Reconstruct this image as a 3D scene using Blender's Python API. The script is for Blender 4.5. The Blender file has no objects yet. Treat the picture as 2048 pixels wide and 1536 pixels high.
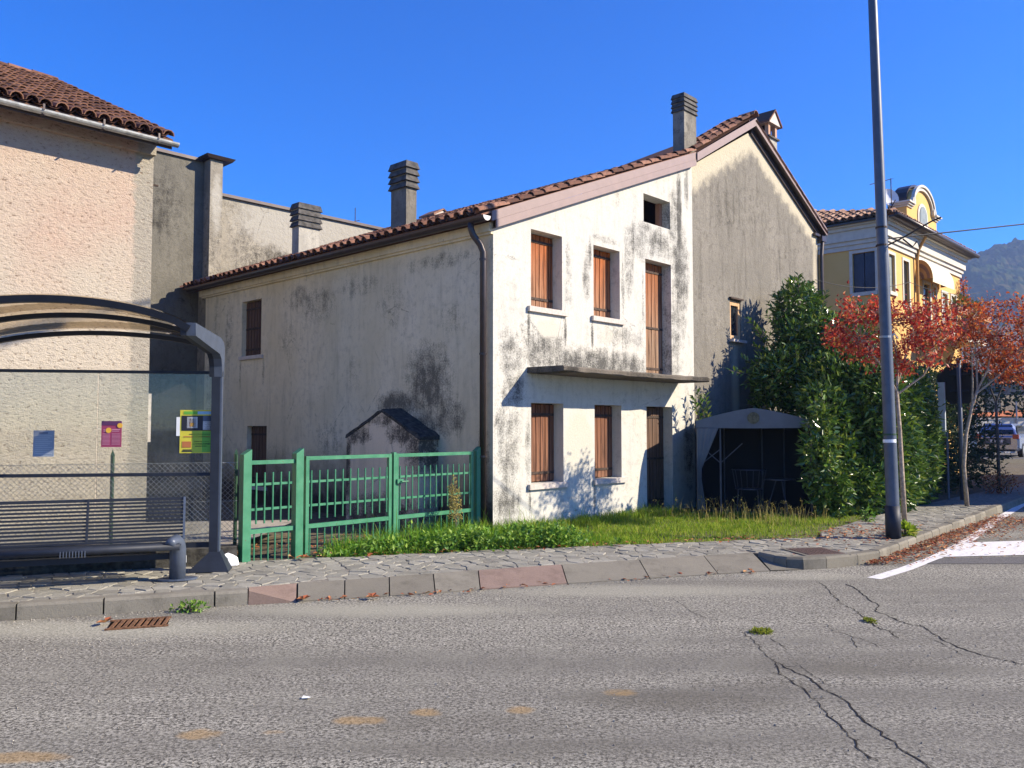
import bpy, bmesh, math, random
from mathutils import Vector, Matrix
V = Vector
RND = random.Random(11)
sc = bpy.context.scene
COL = sc.collection

# ------------------------------------------------------------------ camera, sky, sun, exposure
CAM_H = 1.65
PITCH = math.atan(85 / 1668)
cd = bpy.data.cameras.new("camera")
cd.sensor_width = 36; cd.lens = 1668 / 2048 * 36
cd.clip_start = 0.1; cd.clip_end = 6000
cam = bpy.data.objects.new("camera", cd); COL.objects.link(cam)
cam.location = (0, 0, CAM_H); cam.rotation_euler = (math.pi / 2 + PITCH, 0, 0)
sc.camera = cam

SUN = V((0.859, -0.0964, 0.503)).normalized()
SUN_EL = math.asin(SUN.z); SUN_AZ = math.atan2(SUN.x, SUN.y)
w = bpy.data.worlds.new("World"); sc.world = w; w.use_nodes = True
wn = w.node_tree
sky = wn.nodes.new("ShaderNodeTexSky"); sky.sky_type = 'NISHITA'
sky.sun_disc = False; sky.sun_elevation = SUN_EL; sky.sun_rotation = SUN_AZ
sky.air_density = 1.0; sky.dust_density = 0.1; sky.ozone_density = 7.0; sky.altitude = 300
hs = wn.nodes.new("ShaderNodeHueSaturation"); hs.inputs["Saturation"].default_value = 1.5; hs.inputs["Hue"].default_value = 0.517
wn.links.new(sky.outputs[0], hs.inputs["Color"]); wn.links.new(hs.outputs[0], wn.nodes["Background"].inputs[0])
wn.nodes["Background"].inputs[1].default_value = 0.118

sl = bpy.data.lights.new("sun", 'SUN'); sl.energy = 5.0; sl.angle = math.radians(0.5); sl.color = (1.0, 0.875, 0.69)
so = bpy.data.objects.new("sun", sl); COL.objects.link(so)
so.rotation_euler = SUN.to_track_quat('Z', 'Y').to_euler(); so.location = SUN * 40

sc.view_settings.view_transform = 'Standard'; sc.view_settings.look = 'None'
sc.view_settings.gamma = 1; sc.view_settings.use_curve_mapping = False
sc.view_settings.exposure = 1.1
sc.cycles.use_denoising = True
sc.cycles.max_bounces = 8; sc.cycles.transparent_max_bounces = 12
sc.cycles.volume_bounces = 0

# ------------------------------------------------------------------ mesh helper
class MB:
    def __init__(s): s.v = []; s.f = []; s.mi = []
    def add(s, verts, faces, mi=0):
        o = len(s.v); s.v += [tuple(p) for p in verts]
        s.f += [tuple(i + o for i in f) for f in faces]; s.mi += [mi] * len(faces); return s
    def poly(s, pts, mi=0): return s.add(pts, [tuple(range(len(pts)))], mi)
    def box(s, a, b, mi=0):
        (x0, y0, z0), (x1, y1, z1) = a, b
        return s.add([(x0,y0,z0),(x1,y0,z0),(x1,y1,z0),(x0,y1,z0),(x0,y0,z1),(x1,y0,z1),(x1,y1,z1),(x0,y1,z1)],
                     [(0,3,2,1),(4,5,6,7),(0,1,5,4),(1,2,6,5),(2,3,7,6),(3,0,4,7)], mi)
    def prism(s, pts, off, mi=0):
        n = len(pts); off = V(off); q = [V(p) for p in pts]
        return s.add(q + [p + off for p in q], [tuple(range(n))[::-1], tuple(range(n, 2*n))] +
                     [(i, (i+1) % n, n + (i+1) % n, n + i) for i in range(n)], mi)
    def bar(s, p, q, wd, h, up=(0, 0, 1), mi=0):
        p, q = V(p), V(q); d = (q - p).normalized(); up = V(up)
        sd = d.cross(up)
        if sd.length < 1e-4: sd = d.cross(V((0, 1, 0)))
        sd.normalize(); up = sd.cross(d).normalized(); a = sd * wd / 2; b = up * h / 2
        return s.add([p-a-b, p+a-b, p+a+b, p-a+b, q-a-b, q+a-b, q+a+b, q-a+b],
                     [(0,3,2,1),(4,5,6,7),(0,1,5,4),(1,2,6,5),(2,3,7,6),(3,0,4,7)], mi)
    def tube(s, path, r, n=8, mi=0, cap=True):
        path = [V(p) for p in path]; rs = r if isinstance(r, (list, tuple)) else [r] * len(path)
        o = len(s.v); ref = None
        for i, p in enumerate(path):
            d = (path[min(i+1, len(path)-1)] - path[max(i-1, 0)]).normalized()
            if ref is None: ref = d.orthogonal().normalized()
            ref = (ref - d * ref.dot(d)).normalized(); b = d.cross(ref)
            for k in range(n):
                a = 2 * math.pi * k / n
                s.v.append(tuple(p + (ref * math.cos(a) + b * math.sin(a)) * rs[i]))
        for i in range(len(path) - 1):
            for k in range(n):
                k2 = (k + 1) % n
                s.f.append((o+i*n+k, o+i*n+k2, o+(i+1)*n+k2, o+(i+1)*n+k)); s.mi.append(mi)
        if cap:
            s.f.append(tuple(o + k for k in range(n))[::-1]); s.mi.append(mi)
            e = o + (len(path)-1) * n; s.f.append(tuple(e + k for k in range(n))); s.mi.append(mi)
        return s
    def mesh(s, name, mats, smooth=False):
        me = bpy.data.meshes.new(name); me.from_pydata(s.v, [], s.f)
        for m in (mats if isinstance(mats, (list, tuple)) else [mats]): me.materials.append(m)
        if any(s.mi): me.polygons.foreach_set("material_index", s.mi)
        if smooth: me.polygons.foreach_set("use_smooth", [True] * len(s.f))
        me.update(); return me
    def build(s, name, mats, parent=None, smooth=False, kind=None, label=None):
        o = bpy.data.objects.new(name, s.mesh(name, mats, smooth)); COL.objects.link(o)
        if parent is not None: o.parent = parent
        if kind: o["kind"] = kind
        if label: o["label"] = label
        return o

def tag(o, label=None, cat=None, group=None, kind=None):
    if label: o["label"] = label
    if cat: o["category"] = cat
    if group: o["group"] = group
    if kind: o["kind"] = kind
    return o
def thing(name, label, cat, loc=(0, 0, 0), rz=0.0, group=None):
    o = bpy.data.objects.new(name, None); COL.objects.link(o); o.empty_display_size = 0.2
    o.location = loc; o.rotation_euler = (0, 0, rz); return tag(o, label, cat, group)
def copy_tree(o, parent=None):
    c = o.copy(); COL.objects.link(c)
    if parent is not None: c.parent = parent
    for ch in list(o.children): copy_tree(ch, c)
    return c
def lerp(a, b, t): return a + (b - a) * t
def sphere_dir(r=RND):
    z = r.uniform(-1, 1); a = r.uniform(0, 2 * math.pi); q = math.sqrt(1 - z * z)
    return V((q * math.cos(a), q * math.sin(a), z))

# ------------------------------------------------------------------ material helper
class NT:
    def __init__(s, name):
        s.m = bpy.data.materials.new(name); s.m.use_nodes = True; s.t = s.m.node_tree
        s.b = s.t.nodes["Principled BSDF"]; s.tc = s.t.nodes.new("ShaderNodeTexCoord")
        s.obj = s.tc.outputs["Object"]
    def lk(s, a, b):
        if hasattr(a, "links"): s.t.links.new(a, b)
        else:
            if isinstance(a, (tuple, list)) and len(a) == 3 and b.type == 'RGBA': a = tuple(a) + (1,)
            b.default_value = a
    def math(s, op, a, b=0.0, clamp=False):
        n = s.t.nodes.new("ShaderNodeMath"); n.operation = op; n.use_clamp = clamp
        s.lk(a, n.inputs[0]); s.lk(b, n.inputs[1]); return n.outputs[0]
    def mapr(s, v, a, b, c=0.0, d=1.0, smooth=False):
        n = s.t.nodes.new("ShaderNodeMapRange"); n.clamp = True
        if smooth: n.interpolation_type = 'SMOOTHSTEP'
        s.lk(v, n.inputs[0])
        for i, x in enumerate((a, b, c, d)): s.lk(x, n.inputs[i+1])
        return n.outputs[0]
    def vec(s, sx, sy, sz, v=None, rot=(0, 0, 0), loc=(0, 0, 0)):
        n = s.t.nodes.new("ShaderNodeMapping"); s.lk(v or s.obj, n.inputs[0])
        n.inputs[1].default_value = loc; n.inputs[2].default_value = rot; n.inputs[3].default_value = (sx, sy, sz); return n.outputs[0]
    def noise(s, scale, detail=4, rough=0.55, v=None, dist=0.0):
        n = s.t.nodes.new("ShaderNodeTexNoise"); s.lk(v or s.obj, n.inputs["Vector"])
        n.inputs["Scale"].default_value = scale; n.inputs["Detail"].default_value = detail
        n.inputs["Roughness"].default_value = rough; n.inputs["Distortion"].default_value = dist
        return n.outputs[0]
    def voro(s, scale, v=None, feature='F1', out="Distance"):
        n = s.t.nodes.new("ShaderNodeTexVoronoi"); n.feature = feature
        s.lk(v or s.obj, n.inputs["Vector"]); n.inputs["Scale"].default_value = scale; return n.outputs[out]
    def mix(s, f, a, b, blend='MIX'):
        n = s.t.nodes.new("ShaderNodeMix"); n.data_type = 'RGBA'; n.blend_type = blend
        s.lk(f, n.inputs[0]); s.lk(a, n.inputs[6]); s.lk(b, n.inputs[7]); return n.outputs[2]
    def ramp(s, f, stops):
        n = s.t.nodes.new("ShaderNodeValToRGB"); s.lk(f, n.inputs[0]); e = n.color_ramp.elements
        while len(e) < len(stops): e.new(0.5)
        for i, (p, c) in enumerate(stops): e[i].position = p; e[i].color = tuple(c) + (1,)
        return n.outputs[0]
    def sep(s, v=None):
        n = s.t.nodes.new("ShaderNodeSeparateXYZ"); s.lk(v or s.obj, n.inputs[0]); return n.outputs
    def island(s):
        g = s.t.nodes.new("ShaderNodeNewGeometry"); return g.outputs["Random Per Island"]
    def objrand(s):
        g = s.t.nodes.new("ShaderNodeObjectInfo"); return g.outputs["Random"]
    def blob(s, blobs, axes):
        """soft stain mask: list of (a, z, ra, rz, strength) on the plane of the two axes"""
        xyz = s.sep(); acc = None
        for (a, z, ra, rz, k) in blobs:
            dx = s.math('MULTIPLY', s.math('SUBTRACT', xyz[axes[0]], a), 1 / ra)
            dz = s.math('MULTIPLY', s.math('SUBTRACT', xyz[axes[1]], z), 1 / rz)
            d = s.math('SQRT', s.math('ADD', s.math('MULTIPLY', dx, dx), s.math('MULTIPLY', dz, dz)))
            m = s.mapr(d, 1.15, 0.25, 0, k, True)
            acc = m if acc is None else s.math('MAXIMUM', acc, m)
        return acc
    def bump(s, h, strength=0.3, dist=0.02):
        n = s.t.nodes.new("ShaderNodeBump"); n.inputs["Strength"].default_value = strength
        n.inputs["Distance"].default_value = dist; s.lk(h, n.inputs["Height"]); s.lk(n.outputs[0], s.b.inputs["Normal"])
    def done(s, color, rough=0.8, metal=0.0, spec=0.3):
        s.lk(color, s.b.inputs["Base Color"]); s.lk(rough, s.b.inputs["Roughness"])
        s.b.inputs["Metallic"].default_value = metal; s.b.inputs["Specular IOR Level"].default_value = spec
        return s.m

def simple(name, c, rough=0.6, metal=0.0, spec=0.4, var=0.18, scale=6.0, bump=0.0):
    n = NT(name); f = n.noise(scale, 5, 0.6)
    col = n.mix(n.mapr(f, 0.35, 0.65), tuple(x * (1 - var) for x in c), tuple(min(1, x * (1 + var)) for x in c))
    if bump: n.bump(n.noise(scale * 8, 4), bump, 0.01)
    return n.done(col, rough, metal, spec)

def plaster(name, base, warm, stain, blobs, axes, streak=0.25, speck=0.2, bump=0.25, bscale=45, patch=None, clean=None, low=None, mott=0.0):
    n = NT(name)
    big = n.noise(0.9, 5, 0.6); mid = n.noise(5.0, 5, 0.65); fine = n.noise(38, 4, 0.7)
    col = n.mix(n.mapr(big, 0.38, 0.66), base, warm)
    sx = n.noise(1.0, 6, 0.72, n.vec(5.5, 5.5, 0.8), 0.6); sxm = n.math('MULTIPLY', n.mapr(sx, 0.5, 0.78), streak)
    col = n.mix(sxm, col, stain)
    spk = n.math('MULTIPLY', n.mapr(fine, 0.56, 0.74), speck); spk = n.math('MULTIPLY', spk, n.mapr(big, 0.35, 0.6, 0.3, 1.0))
    col = n.mix(spk, col, stain)
    if mott:
        mo = n.noise(7.5, 6, 0.78); col = n.mix(n.math('MULTIPLY', n.mapr(mo, 0.50, 0.66), n.math('MULTIPLY', n.mapr(big, 0.36, 0.6, 0.25, 1.0), mott)), col, stain)
    if blobs:
        m = n.blob(blobs, axes)
        e = n.math('ADD', n.math('MULTIPLY', n.math('SUBTRACT', mid, 0.5), 1.7), n.math('MULTIPLY', n.math('SUBTRACT', fine, 0.5), 1.7))
        e = n.math('ADD', e, n.math('MULTIPLY', n.math('SUBTRACT', sx, 0.5), 1.2))
        k = n.mapr(n.math('ADD', m, n.math('MULTIPLY', e, n.mapr(m, 0.0, 0.35))), 0.22, 0.95, 0, 0.95)
        col = n.mix(k, col, stain)
    if patch:
        p = n.mapr(n.math('ADD', n.blob(patch[0], axes), n.math('MULTIPLY', n.math('SUBTRACT', mid, 0.5), 1.0)), 0.35, 0.6)
        col = n.mix(p, col, patch[1])
    if low:      # rising damp and splash dirt along the foot of the wall
        z = n.sep()[2]; d = n.mapr(n.math('ADD', z, n.math('MULTIPLY', n.math('SUBTRACT', mid, 0.5), 0.9)), low[0], low[1], low[3], 0.0)
        col = n.mix(d, col, low[2])
    cell = n.voro(1.1, n.vec(1, 1, .8, v=None), 'DISTANCE_TO_EDGE')       # hairline cracks in the render
    wob = n.math('ADD', cell, n.math('MULTIPLY', n.math('SUBTRACT', n.noise(7, 4, .7), .5), .10))
    ck = n.math('MULTIPLY', n.mapr(n.math('ABSOLUTE', wob), .0, .006, 1, 0), n.mapr(n.noise(.8, 2, .5), .54, .62, 0, .7))
    col = n.mix(ck, col, stain)
    if clean: col = clean(n, col, mid)
    h = n.math('ADD', n.noise(bscale, 5, 0.7), n.math('MULTIPLY', mid, 0.8))
    n.bump(h, bump, 0.02)
    return n.done(col, 0.92, 0, 0.15)
# ------------------------------------------------------------------ materials
def asphalt_mat():
    n = NT("asphalt")
    fine = n.noise(54, 3, 0.85); v = n.voro(60, out="Color"); big = n.noise(0.35, 4, 0.6); mid = n.noise(2.2, 4, 0.6)
    g = n.mapr(fine, 0.34, 0.66, 0.0, 1.0)
    vs = n.t.nodes.new("ShaderNodeSeparateColor"); n.lk(v, vs.inputs[0])
    g = n.math('ADD', n.math('MULTIPLY', g, 0.72), n.math('MULTIPLY', vs.outputs[0], 0.3))
    pit = n.mapr(n.noise(43, 2, 0.7), 0.40, 0.48, 0.25, 1.0); g = n.math('MULTIPLY', g, pit)
    col = n.ramp(g, [(0.08, (0.028, 0.026, 0.022)), (0.42, (0.208, 0.197, 0.162)), (0.88, (0.53, 0.505, 0.42))])
    # wheel tracks along the street: brighter and darker bands across its width
    along = n.sep(n.vec(1, 1, 1, rot=(0, 0, math.radians(-20))))[1]
    tr = n.noise(1.0, 3, 0.5, n.vec(0.12, 1.3, 1, rot=(0, 0, math.radians(-20))))
    col = n.mix(n.mapr(tr, 0.40, 0.62, 0.0, 0.72), col, (0.142, 0.134, 0.112), 'MIX')
    col = n.mix(n.mapr(mid, 0.5, 0.72, 0.0, 0.22), col, (0.36, 0.35, 0.28))
    dust = n.blob([(-3.4, 6.9, 2.2, 0.42, .8), (-1.2, 7.6, 2.0, 0.4, .85), (1.2, 8.5, 2.2, 0.45, .75), (3.2, 9.3, 1.0, 0.35, .6), (-5.5, 6.2, 2, .5, .6)], (0, 1))
    col = n.mix(n.mapr(n.math('ADD', dust, n.math('MULTIPLY', n.math('SUBTRACT', fine, 0.5), 0.9)), 0.15, 1.0, 0, 0.6), col, (0.40, 0.385, 0.30))
    dark = n.blob([(1.0, 5.12, 0.95, 0.30, .75), (1.65, 5.4, .7, .25, .6), (2.4, 5.85, 1.1, 0.38, .6), (-0.3, 4.72, 1.2, 0.28, .5), (0.2, 4.35, 1.7, 0.25, .45), (-1.6, 4.3, 1.2, .2, .35)], (0, 1))
    col = n.mix(n.mapr(n.math('ADD', dark, n.math('ADD', n.math('MULTIPLY', n.math('SUBTRACT', mid, 0.5), 1.6), n.math('MULTIPLY', n.math('SUBTRACT', fine, 0.5), 1.2))), 0.15, 1.1, 0, 0.62), col, (0.075, 0.066, 0.050))
    och = n.blob([(-2.46, 4.25, .34, .11, 1), (-1.68, 4.57, .17, .11, 1), (-.86, 4.78, .22, .10, 1), (-.5, 4.91, .13, .1, 1), (.05, 4.95, .12, .1, .9), (.67, 5.27, .16, .1, .85), (-1.3, 4.6, .1, .05, .7)], (0, 1))
    ok = n.mapr(n.math('ADD', och, n.math('MULTIPLY', n.math('SUBTRACT', n.noise(9, 5, 0.7), 0.5), 1.5)), 0.3, 0.9, 0, 0.55)
    col = n.mix(n.math('MULTIPLY', ok, n.mapr(g, 0.1, 0.6, 0.55, 1.0)), col, (0.36, 0.22, 0.07))
    n.bump(n.math('ADD', fine, vs.outputs[0]), 0.5, 0.006)
    return n.done(col, 0.93, 0, 0.15)
M = {}
M['asphalt'] = asphalt_mat()
M['asphalt_patch'] = simple("asphalt_patch", (0.11, 0.105, 0.10), 0.9, var=0.5, scale=60, bump=0.4)
M['crack'] = simple("crack_shadow", (0.042, 0.039, 0.035), 1.0, spec=0.0)
def paint_mat():
    n = NT("road_paint"); f = n.noise(14, 6, 0.75); g = n.noise(85, 3, 0.7)
    wear = n.math('ADD', n.mapr(f, 0.5, 0.72), n.math('MULTIPLY', n.mapr(g, 0.52, 0.75), 0.45), True)
    return n.done(n.mix(n.math('MULTIPLY', wear, 0.75), (0.70, 0.69, 0.66), (0.26, 0.245, 0.23)), 0.8)
M['paint'] = paint_mat()
def stone_mat(name, stops, scale=30, bump=0.5, rnd=True):
    n = NT(name); r = n.math('ADD', n.objrand(), n.island()); r = n.math('FRACT', r)
    f = n.noise(scale, 6, 0.75); l = n.noise(4, 4, 0.6)
    t = n.math('ADD', n.math('MULTIPLY', r, 0.55), n.math('MULTIPLY', n.math('ADD', f, l), 0.32))
    col = n.ramp(t, stops)
    col = n.mix(n.mapr(n.noise(70, 3, 0.7), 0.55, 0.75, 0, 0.5), col, tuple(x * 0.5 for x in stops[0][1]))
    col = n.mix(n.mapr(n.noise(3.1, 5, 0.7), 0.5, 0.72, 0, 0.55), col, tuple(x * 0.6 for x in stops[0][1]))
    n.bump(n.math('ADD', f, n.noise(90, 3, 0.7)), bump, 0.012); return n.done(col, 0.85, 0, 0.25)
M['paving'] = stone_mat("paving_stone", [(0.15, (0.19, 0.180, 0.147)), (0.5, (0.262, 0.250, 0.205)), (0.9, (0.345, 0.328, 0.27))], 26, 0.7)
M['mortar'] = simple("mortar", (0.20, 0.18, 0.145), 0.95, var=0.45, scale=22, bump=0.6)
M['kerb'] = stone_mat("kerb_stone", [(0.15, (0.115, 0.105, 0.082)), (0.55, (0.18, 0.165, 0.13)), (0.9, (0.25, 0.23, 0.182))], 40, 0.35)
M['kerb_red'] = stone_mat("red_porphyry", [(0.1, (0.125, 0.085, 0.068)), (0.6, (0.195, 0.138, 0.110)), (0.95, (0.28, 0.205, 0.165))], 40, 0.35)
M['soil'] = simple("soil", (0.11, 0.09, 0.055), 0.98, var=0.5, scale=9, bump=0.6)
M['far_ground'] = simple("far_ground", (0.07, 0.085, 0.035), 0.98, var=0.4, scale=0.2)
M['gravel'] = stone_mat("gravel", [(0.1, (0.12, 0.105, 0.085)), (0.5, (0.30, 0.27, 0.22)), (0.9, (0.48, 0.45, 0.38))], 60, 0.5)

# white rendered front: u along the wall, z up
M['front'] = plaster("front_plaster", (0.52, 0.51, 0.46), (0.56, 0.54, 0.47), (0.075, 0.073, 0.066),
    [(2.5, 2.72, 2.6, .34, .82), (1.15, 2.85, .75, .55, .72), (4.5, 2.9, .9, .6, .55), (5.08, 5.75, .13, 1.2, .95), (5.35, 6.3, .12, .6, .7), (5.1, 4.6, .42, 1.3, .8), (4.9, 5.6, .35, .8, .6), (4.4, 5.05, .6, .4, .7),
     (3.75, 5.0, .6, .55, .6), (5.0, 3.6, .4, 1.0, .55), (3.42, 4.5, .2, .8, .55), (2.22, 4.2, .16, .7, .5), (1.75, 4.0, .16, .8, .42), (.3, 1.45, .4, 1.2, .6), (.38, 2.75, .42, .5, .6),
     (.28, .5, .42, .5, .66), (.42, 2.2, .38, .45, .7), (5.35, 1.3, .25, 1.4, .6), (3.2, 3.2, 1.0, .3, .5), (.75, 1.2, .1, .9, .45), (4.35, 5.15, .45, .3, .5), (3.1, 5.6, .1, .5, .3), (.78, 3.15, .05, .45, .8), (1.66, 3.2, .05, .4, .75), (2.36, 3.15, .05, .4, .75), (3.22, 3.2, .05, .4, .75), (.80, .5, .05, .3, .7), (2.4, .45, .05, .35, .6), (1.72, 4.4, .10, .5, .55), (2.3, 4.5, .07, .45, .6), (3.24, 4.1, .07, .7, .6), (4.86, 4.2, .08, .8, .6), (3.85, 3.9, .06, .9, .5), (3.9, 5.28, .4, .16, .6), (2.75, 4.86, .5, .10, .5)],  # one blob left of the balcony also deepens the slab's cast shadow
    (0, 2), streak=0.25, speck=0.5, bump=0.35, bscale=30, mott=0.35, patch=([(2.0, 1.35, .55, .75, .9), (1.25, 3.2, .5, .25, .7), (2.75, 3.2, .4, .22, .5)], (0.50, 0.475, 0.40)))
M['side'] = plaster("side_plaster", (0.66, 0.56, 0.37), (0.75, 0.65, 0.46), (0.13, 0.115, 0.085),  # base brightened and warmed: missing fill light put into the wall colour
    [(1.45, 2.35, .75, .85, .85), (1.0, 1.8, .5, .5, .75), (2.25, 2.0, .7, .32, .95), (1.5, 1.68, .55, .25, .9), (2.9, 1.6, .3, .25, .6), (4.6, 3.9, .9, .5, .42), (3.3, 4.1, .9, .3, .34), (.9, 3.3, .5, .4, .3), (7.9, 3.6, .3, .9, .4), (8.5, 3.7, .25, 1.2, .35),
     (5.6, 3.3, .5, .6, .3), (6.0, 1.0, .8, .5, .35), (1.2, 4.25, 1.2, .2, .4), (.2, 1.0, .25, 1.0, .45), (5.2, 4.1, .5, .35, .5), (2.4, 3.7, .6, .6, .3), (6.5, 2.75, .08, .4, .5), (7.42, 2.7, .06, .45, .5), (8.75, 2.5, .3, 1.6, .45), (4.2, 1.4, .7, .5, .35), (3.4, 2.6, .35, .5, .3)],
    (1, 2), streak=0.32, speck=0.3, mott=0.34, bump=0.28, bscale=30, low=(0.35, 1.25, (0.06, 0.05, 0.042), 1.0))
def grey_clean(n, col, mid):
    x, y, z = n.sep()
    d1 = n.math('SUBTRACT', n.math('ADD', 6.74, n.math('MULTIPLY', n.math('SUBTRACT', x, 5.565), 0.56)), z)
    d2 = n.math('SUBTRACT', n.math('SUBTRACT', 8.2, n.math('MULTIPLY', n.math('SUBTRACT', x, 7.98), 0.49)), z)
    d = n.math('MINIMUM', d1, d2)
    d = n.math('ADD', d, n.math('MULTIPLY', n.math('SUBTRACT', n.noise(3.5, 5, 0.7), 0.5), 0.75))
    k = n.mapr(d, 0.28, 0.62, 0.95, 0.0, True)
    k = n.math('MAXIMUM', k, n.blob([(7.25, 2.4, .2, 1.25, .9), (11.3, 5.2, .14, 1.6, .75), (8.6, 1.9, .5, .4, .35)], (0, 2)))
    return n.mix(k, col, (0.50, 0.45, 0.335))
M['grey'] = plaster("pebbledash", (0.20, 0.185, 0.155), (0.245, 0.226, 0.19), (0.05, 0.045, 0.037),
    [(7.6, 6.4, 2.2, 1.2, .28), (9.5, 5.4, 1.2, .9, .22)], (0, 2), streak=0.55, speck=1.0, bump=0.9, bscale=24, mott=0.5, clean=grey_clean)
def pink_mat():
    n = NT("pink_render"); big = n.noise(0.5, 4, 0.6); mid = n.noise(4, 5, 0.6)
    st = n.noise(1.0, 5, 0.7, n.vec(13, 13, 24, rot=(0, math.radians(24), 0))); f = n.noise(55, 4, 0.7)
    x, y, z = n.sep()
    tone = n.mapr(n.math('ADD', z, n.math('MULTIPLY', n.math('SUBTRACT', big, 0.5), 7.0)), 3.4, 5.6, 0, 1)
    col = n.mix(tone, (0.455, 0.40, 0.32), (0.46, 0.325, 0.25))
    col = n.mix(n.mapr(mid, 0.42, 0.7, 0, 0.45), col, (0.52, 0.455, 0.36))
    e = n.mapr(n.math('ADD', x, n.math('MULTIPLY', n.math('SUBTRACT', mid, 0.5), 0.28)), -0.30, -0.24)
    col = n.mix(e, col, (0.33, 0.30, 0.245))
    fl = n.math('MULTIPLY', n.mapr(st, 0.57, 0.65), 0.9)
    col = n.mix(fl, col, (0.17, 0.12, 0.085)); col = n.mix(n.mapr(st, 0.34, 0.46, 0.4, 0), col, (0.56, 0.475, 0.375))
    n.bump(n.math('ADD', n.math('MULTIPLY', st, -1.4), n.math('MULTIPLY', f, 0.5)), 0.9, 0.03)
    return n.done(col, 0.95, 0, 0.1)
M['pink'] = pink_mat()
M['conc'] = plaster("rough_cement", (0.24, 0.22, 0.18), (0.37, 0.34, 0.275), (0.035, 0.032, 0.028),
    [(2.3, 6.0, .9, .75, .8), (1.3, 6.3, .35, .6, .6), (4.6, 6.3, .7, .5, .7), (.35, 5.5, .3, 2.0, .3), (-1, 1.0, 1.5, 1.0, .7), (-.5, 2.6, .8, .6, .4), (2.9, 6.0, 1.4, .9, .75), (1.5, 5.6, .9, .9, .5), (-.9, 6.2, .9, 1.6, .45), (4.0, 5.6, 1.6, .5, .6)], (0, 2), streak=0.3, speck=0.85, bump=1.0, bscale=11, mott=0.8, patch=([(3.4, 6.6, 3.4, 1.1, .9), (.36, 6.8, .2, 1.2, .6)], (0.35, 0.332, 0.285)))
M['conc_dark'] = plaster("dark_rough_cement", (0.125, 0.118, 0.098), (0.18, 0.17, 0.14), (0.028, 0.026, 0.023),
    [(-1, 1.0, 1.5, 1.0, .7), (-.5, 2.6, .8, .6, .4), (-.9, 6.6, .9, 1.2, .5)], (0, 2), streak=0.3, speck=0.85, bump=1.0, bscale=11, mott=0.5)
M['stack'] = plaster("oven_plaster", (0.66, 0.55, 0.39), (0.74, 0.62, 0.46), (0.07, 0.06, 0.048),
    [(1.25, 1.3, .4, .55, .9), (1.6, 1.55, .5, .3, .9), (2.1, 1.75, .55, .16, .8), (2.75, 1.5, .5, .2, .8), (3.03, 1.0, .13, .9, .9), (2.1, .2, 1.6, .5, .95)], (1, 2), streak=0.4, speck=0.25, bump=0.25)
M['chim'] = plaster("chimney_plaster", (0.17, 0.155, 0.13), (0.30, 0.28, 0.235), (0.035, 0.033, 0.03), [], (1, 2), mott=0.85, streak=0.7, speck=1.0, bump=0.5, bscale=22)
M['chim_pale'] = plaster("pale_chimney_plaster", (0.40, 0.385, 0.34), (0.48, 0.455, 0.39), (0.07, 0.066, 0.06), [], (1, 2), mott=0.5, streak=0.4, speck=0.7, bump=0.4, bscale=22)
M['cap'] = simple("cement_cap", (0.075, 0.071, 0.066), 0.9, var=0.5, scale=9, bump=0.4)
M['moss_shade_slab'] = simple("mossy_shaded_slab", (0.05, 0.048, 0.042), 0.98, var=0.6, scale=14, bump=0.8)
M['slab'] = plaster("balcony_concrete", (0.13, 0.112, 0.09), (0.20, 0.175, 0.145), (0.05, 0.046, 0.04), [(4.7, 2.5, .5, .2, .9), (.9, 2.5, .3, .2, .9), (2.8, 2.5, .8, .1, .5)], (0, 2), streak=0.2, speck=0.8, bump=0.8, bscale=40)
M['yellow'] = plaster("yellow_plaster", (0.64, 0.405, 0.14), (0.68, 0.44, 0.165), (0.42, 0.25, 0.09), [], (0, 2), streak=0.12, speck=0.08, bump=0.1)
M['white_trim'] = simple("white_trim", (0.52, 0.49, 0.425), 0.7, var=0.08)
M['fascia'] = simple("fascia_sheet", (0.215, 0.142, 0.124), 0.5, 0.0, 0.5, 0.07)
M['gutter'] = simple("brown_gutter", (0.055, 0.04, 0.036), 0.35, 0.3, 0.5)
M['gutter_white'] = simple("gutter_end", (0.62, 0.60, 0.58), 0.4)
M['zinc'] = simple("zinc_gutter", (0.40, 0.405, 0.385), 0.45, 0.5, 0.5, 0.25, 12)
M['sill'] = simple("sill_stone", (0.50, 0.44, 0.39), 0.75, var=0.12, scale=20)
M['dark'] = simple("dark_inside", (0.012, 0.011, 0.01), 1.0, spec=0)
def tile_mat(name, stops, lichen_shade=0.5):
    n = NT(name); r = n.math('FRACT', n.math('ADD', n.objrand(), n.math('MULTIPLY', n.island(), 3.7)))
    f = n.noise(9, 5, 0.7); col = n.ramp(n.math('ADD', n.math('MULTIPLY', r, 0.7), n.math('MULTIPLY', f, 0.35)), stops)
    col = n.mix(n.mapr(n.noise(26, 5, 0.75), 0.52, 0.68, 0, lichen_shade), col, (0.055, 0.046, 0.038))
    n.bump(n.noise(60, 4), 0.3, 0.01); return n.done(col, 0.9, 0, 0.15)
M['tile_old'] = tile_mat("old_tile", [(0.1, (0.10, 0.055, 0.04)), (0.5, (0.19, 0.095, 0.062)), (0.95, (0.30, 0.16, 0.10))], 0.7)
M['tile_red'] = tile_mat("red_tile", [(0.1, (0.075, 0.038, 0.028)), (0.5, (0.175, 0.085, 0.056)), (0.95, (0.34, 0.18, 0.12))], 0.95)  # tone and mottling darkened so the colour carries the verge tiles' shade
M['tile_yel'] = tile_mat("brown_tile", [(0.1, (0.22, 0.12, 0.08)), (0.5, (0.36, 0.22, 0.14)), (0.95, (0.5, 0.33, 0.23))], 0.4)
M['brick'] = tile_mat("clay_brick", [(0.1, (0.30, 0.15, 0.09)), (0.5, (0.42, 0.24, 0.15)), (0.95, (0.52, 0.34, 0.24))], 0.25)
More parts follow.
